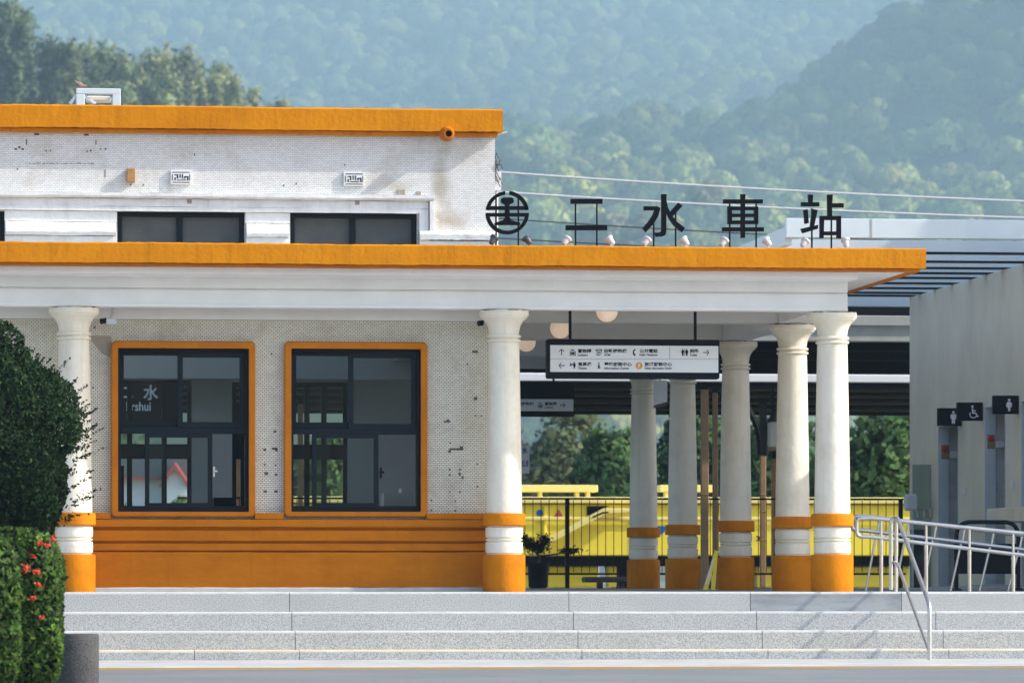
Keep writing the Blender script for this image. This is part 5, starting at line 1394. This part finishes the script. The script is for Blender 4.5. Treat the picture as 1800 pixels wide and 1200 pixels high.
# ================================================================== HILLS
HS = 3.2
def hill_z(p, q):
    p, q = p / HS, q / HS
    base = np.interp(q, [0, 300, 440, 600, 720, 800, 880, 1200, 1700], [-.5, -.5, 6, 41, 57, 60, 66, 152, 200])
    ridge = 9.0 * np.log1p(np.exp((p - 35) / 10.0)) * .85
    ridge = np.minimum(ridge, 36) * 1.05 * np.exp(-((q - 770) / 80.0) ** 2)
    spur = 12 * np.exp(-((q - 820) / 90.0) ** 2) * np.exp(-((p - 10) / 30.0) ** 2)
    rough = 2.2 * np.sin(p * .045 + q * .013) + 2.6 * np.sin(p * .021 - q * .027 + 1.3) + 1.2 * np.sin(p * .11 + 2) * np.sin(q * .06)
    knoll = 58.0 / (1 + np.exp((p * HS + 26) / 6.0)) * np.exp(-((q * HS - 730) / 130.0) ** 2)
    return knoll + HS * (base + ridge + spur + rough * np.clip((q - 250) / 150, 0, 1))
def world_pq(p, q):
    return np.stack([CAM.x + FW.x * q + RT.x * p, CAM.y + FW.y * q + RT.y * p], axis=-1)
qs = np.concatenate([np.linspace(420, 1000, 40), np.linspace(1020, 1500 * HS, 80)]); ps = np.linspace(-220 * HS, 220 * HS, 70)
PP, QQ = np.meshgrid(ps, qs); ZZ = hill_z(PP, QQ); XY = world_pq(PP, QQ)
m_ = MB(); m_.v = [(float(a), float(b), float(c)) for a, b, c in zip(XY[..., 0].ravel(), XY[..., 1].ravel(), ZZ.ravel() - .4)]
nc = len(ps)
for i in range(len(qs) - 1):
    for j in range(nc - 1): m_.f.append((i * nc + j, i * nc + j + 1, (i + 1) * nc + j + 1, (i + 1) * nc + j)); m_.m.append(0)
tag(m_.build('hills', M['hill'], smooth=80), None, None, kind='structure')

# forest: one object, lumpy crowns scattered by geometry nodes
g = np.random.default_rng(77)
crown_col = bpy.data.collections.new('crown kinds')
for k in range(10):
    p, nn = crown_pts(g, 1500, 9 + k % 4, (1, 1, .8), (.30, .55), .82, -.25)
    o = leaf_mesh('crown_kind', p, nn, .17, np.ones((1500, 3)), M['leaf_forest'], None, (0, 0, 0), .8, .7, 500 + k)
    COL.objects.unlink(o); crown_col.objects.link(o)
FP, FT, FS, FR, FI = [], [], [], [], []
def add_crown(p, q, r, zoff, tint, squash=1.0):
    xy = world_pq(np.array(p), np.array(q)); z = float(hill_z(np.array(p), np.array(q))) + zoff
    FP.append((float(xy[0]), float(xy[1]), z)); FT.append(tuple(float(t) for t in tint)); FS.append((r, r, r * squash)); FR.append((0, 0, g.uniform(0, 6.28))); FI.append(int(g.integers(10)))
q = 440.0
while q < 1260:
    r0 = 3.2
    half = .107 * q + 14 + .02 * q
    p = -half
    while p < half:
        r = r0 * g.uniform(.55, 1.6)
        pj, qj = p + g.uniform(-1.5, 1.5), q + g.uniform(-3, 3)
        hue = g.uniform()
        tint = np.array([1, 1, 1.0]) * g.uniform(.5, 1.5)
        if hue < .22: tint *= (1.35, 1.2, .8)
        elif hue < .40: tint *= (.65, .8, .9)
        elif hue < .45: tint *= (1.6, 1.3, 1.1)
        if q < 690: tint *= (2.0, 1.8, 1.35)
        if p > 30 and 690 < q < 860: tint *= .85  # ridge crowns darkened; shade and thinner haze put into the tint
        add_crown(pj * HS, qj * HS, r * HS, HS * r * g.uniform(.4, 1.1), tint, g.uniform(.85, 1.5))
        p += r * g.uniform(1.1, 1.6)
    q += r0 * 2.1
for k in range(16):                                    # pinkish bare-twigged trees low on the slope
    u = g.uniform(1040, 1290); qq = 480 * HS; pv = (u - 900) / F * qq
    add_crown(pv, qq, g.uniform(7, 11), g.uniform(14, 60), np.array([2.2, 1.6, 2.3]), 1.0)
me = bpy.data.meshes.new('forest'); me.from_pydata(FP, [], [])
for nm, ty, val in (('scl', 'FLOAT_VECTOR', FS), ('rot', 'FLOAT_VECTOR', FR), ('ctint', 'FLOAT_VECTOR', FT)):
    at = me.attributes.new(nm, ty, 'POINT'); at.data.foreach_set('vector', np.array(val, dtype=np.float32).ravel())
at = me.attributes.new('idx', 'INT', 'POINT'); at.data.foreach_set('value', np.array(FI, dtype=np.int32))
fo = bpy.data.objects.new('forest', me); COL.objects.link(fo)
gn = bpy.data.node_groups.new('forest scatter', 'GeometryNodeTree')
gn.interface.new_socket('Geometry', in_out='INPUT', socket_type='NodeSocketGeometry'); gn.interface.new_socket('Geometry', in_out='OUTPUT', socket_type='NodeSocketGeometry')
def G(t, **kw):
    x = gn.nodes.new(t)
    for k, v in kw.items(): setattr(x, k, v)
    return x
gi, go = G('NodeGroupInput'), G('NodeGroupOutput')
m2p = G('GeometryNodeMeshToPoints'); iop = G('GeometryNodeInstanceOnPoints'); ci = G('GeometryNodeCollectionInfo')
ci.inputs['Collection'].default_value = crown_col; ci.inputs['Separate Children'].default_value = True; ci.inputs['Reset Children'].default_value = True
gn.links.new(gi.outputs[0], m2p.inputs['Mesh']); gn.links.new(m2p.outputs[0], iop.inputs['Points']); gn.links.new(ci.outputs[0], iop.inputs['Instance'])
iop.inputs['Pick Instance'].default_value = True
for nm, ty, sk in (('idx', 'INT', 'Instance Index'), ('rot', 'FLOAT_VECTOR', 'Rotation'), ('scl', 'FLOAT_VECTOR', 'Scale')):
    na = G('GeometryNodeInputNamedAttribute', data_type=ty); na.inputs['Name'].default_value = nm
    gn.links.new(na.outputs[0], iop.inputs[sk])
gn.links.new(iop.outputs[0], go.inputs[0])
fo.modifiers.new('scatter', 'NODES').node_group = gn
tag(fo, 'mixed forest covering the hazy hillside behind the station', 'forest', kind='stuff')

# bamboo clumps on the left
def bamboo(u, q, vtop, wpx, lab, seed, tint=(1, 1, 1)):
    g = np.random.default_rng(seed); b = Q(u, q, 0); pq = (u - 900) / F * q
    zb = float(hill_z(np.array(pq), np.array(q))); b.z = zb
    zt_ = ZC + (HZ - vtop) * q / F; hw_ = wpx / 2 * q / F
    t = thing('bamboo_clump', tuple(b), lab, 'bamboo', 'bamboo clumps on the left hillside')
    P_, N_ = [], []; m_ = MB()
    for k in range(20):
        an = g.uniform(0, 6.28); rr = hw_ * g.uniform(.35, 1.15); H = (zt_ - zb) * g.uniform(.72, 1.0)
        tip = Vector((b.x + math.cos(an) * rr, b.y + math.sin(an) * rr, zb + H * .72)); mid = Vector((b.x + math.cos(an) * rr * .45, b.y + math.sin(an) * rr * .55, zb + H * 1.40))
        c0 = Vector((b.x + math.cos(an) * .6, b.y + math.sin(an) * .6, zb))
        cur = [c0 * (1 - s) ** 2 + (mid * 2 - (c0 + tip) * .5) * 2 * s * (1 - s) * 1.0 + tip * s * s if False else c0 * (1 - s) ** 2 + mid * 2 * s * (1 - s) + tip * s * s for s in [i / 10 for i in range(11)]]
        m_.tube(cur, [.10 * (1.05 - i / 10) for i in range(11)], 5)
        n = 300
        s = g.uniform(.12, 1.0, n)
        for si in s:
            c = c0 * (1 - si) ** 2 + mid * 2 * si * (1 - si) + tip * si * si
            sg = (.35 + 1.0 * math.sin(math.pi * min(1, si))) * hw_ * .105
            dv = Vector(g.normal(size=3)); P_.append(c + dv * sg - Vector((0, 0, sg * .4))); dv.z += .7; N_.append(dv.normalized())
    pts = np.array([tuple(p) for p in P_]); nn = np.array([tuple(p) for p in N_])
    leaf_mesh('foliage', pts, nn, 1.25, tints(g, len(pts), .3, tint), M['leaf_bamboo'], t, tuple(b), .35, .6, seed)
    part(m_, 'culms', M['hill'], t)
for i, (u, q, vt, wp, lab, tn) in enumerate([
    (425, 760, 140, 120, 'small pale bamboo clump last in the row before the open hillside', (2.4, 2.5, 2.4)), (470, 765, 160, 100, 'lowest pale bamboo clump barely clearing the orange parapet', (2.1, 2.1, 2)),
    (8, 690, -15, 120, 'tallest dark bamboo clump at the top left corner', (.9, 1.2, 1.3)), (105, 700, 55, 150, 'feathery bamboo clump left of the roof frame', (.85, .95, .9)),
    (185, 720, 68, 130, 'drooping bamboo clump directly above the roof frame', (1.5, 1.75, 1.8)), (50, 705, 105, 150, 'low bamboo clump above the parapet at the left edge', (1.3, 1.55, 1.6)),
    (290, 735, 75, 150, 'pale bamboo clump right of the roof frame', (2, 2, 1.9)), (360, 750, 105, 150, 'smaller pale bamboo clump furthest right above the parapet', (2, 2.05, 1.9)),
    (-70, 700, 0, 150, 'dark bamboo clump cut by the left photo edge', (1.2, 1.4, 1.5)), (240, 715, 120, 150, 'low feathery bamboo clump between the taller two', (1.7, 1.9, 1.8))]):
    bamboo(u, q, vt, wp, lab, 300 + i, tn)

# ================================================================== HAZE
hz_ = MB()
fa = [CAM + FW * -25 + RT * -760, CAM + FW * -25 + RT * 760, CAM + FW * 5300 + RT * 760, CAM + FW * 5300 + RT * -760]
hz_.plan([(p.x, p.y) for p in fa], -2.2, 690)
hm, n, b = newmat('haze'); n.nodes.remove(b)
pv = N(n, "ShaderNodeVolumePrincipled")
pv.inputs["Color"].default_value = (.58, .84, 1.0, 1)
pv.inputs["Density"].default_value = .00021
pv.inputs["Anisotropy"].default_value = 0.0
n.links.new(pv.outputs[0], n.nodes["Material Output"].inputs["Volume"])
tag(hz_.build('haze', hm), 'pale blue haze in the air', 'haze', kind='stuff')
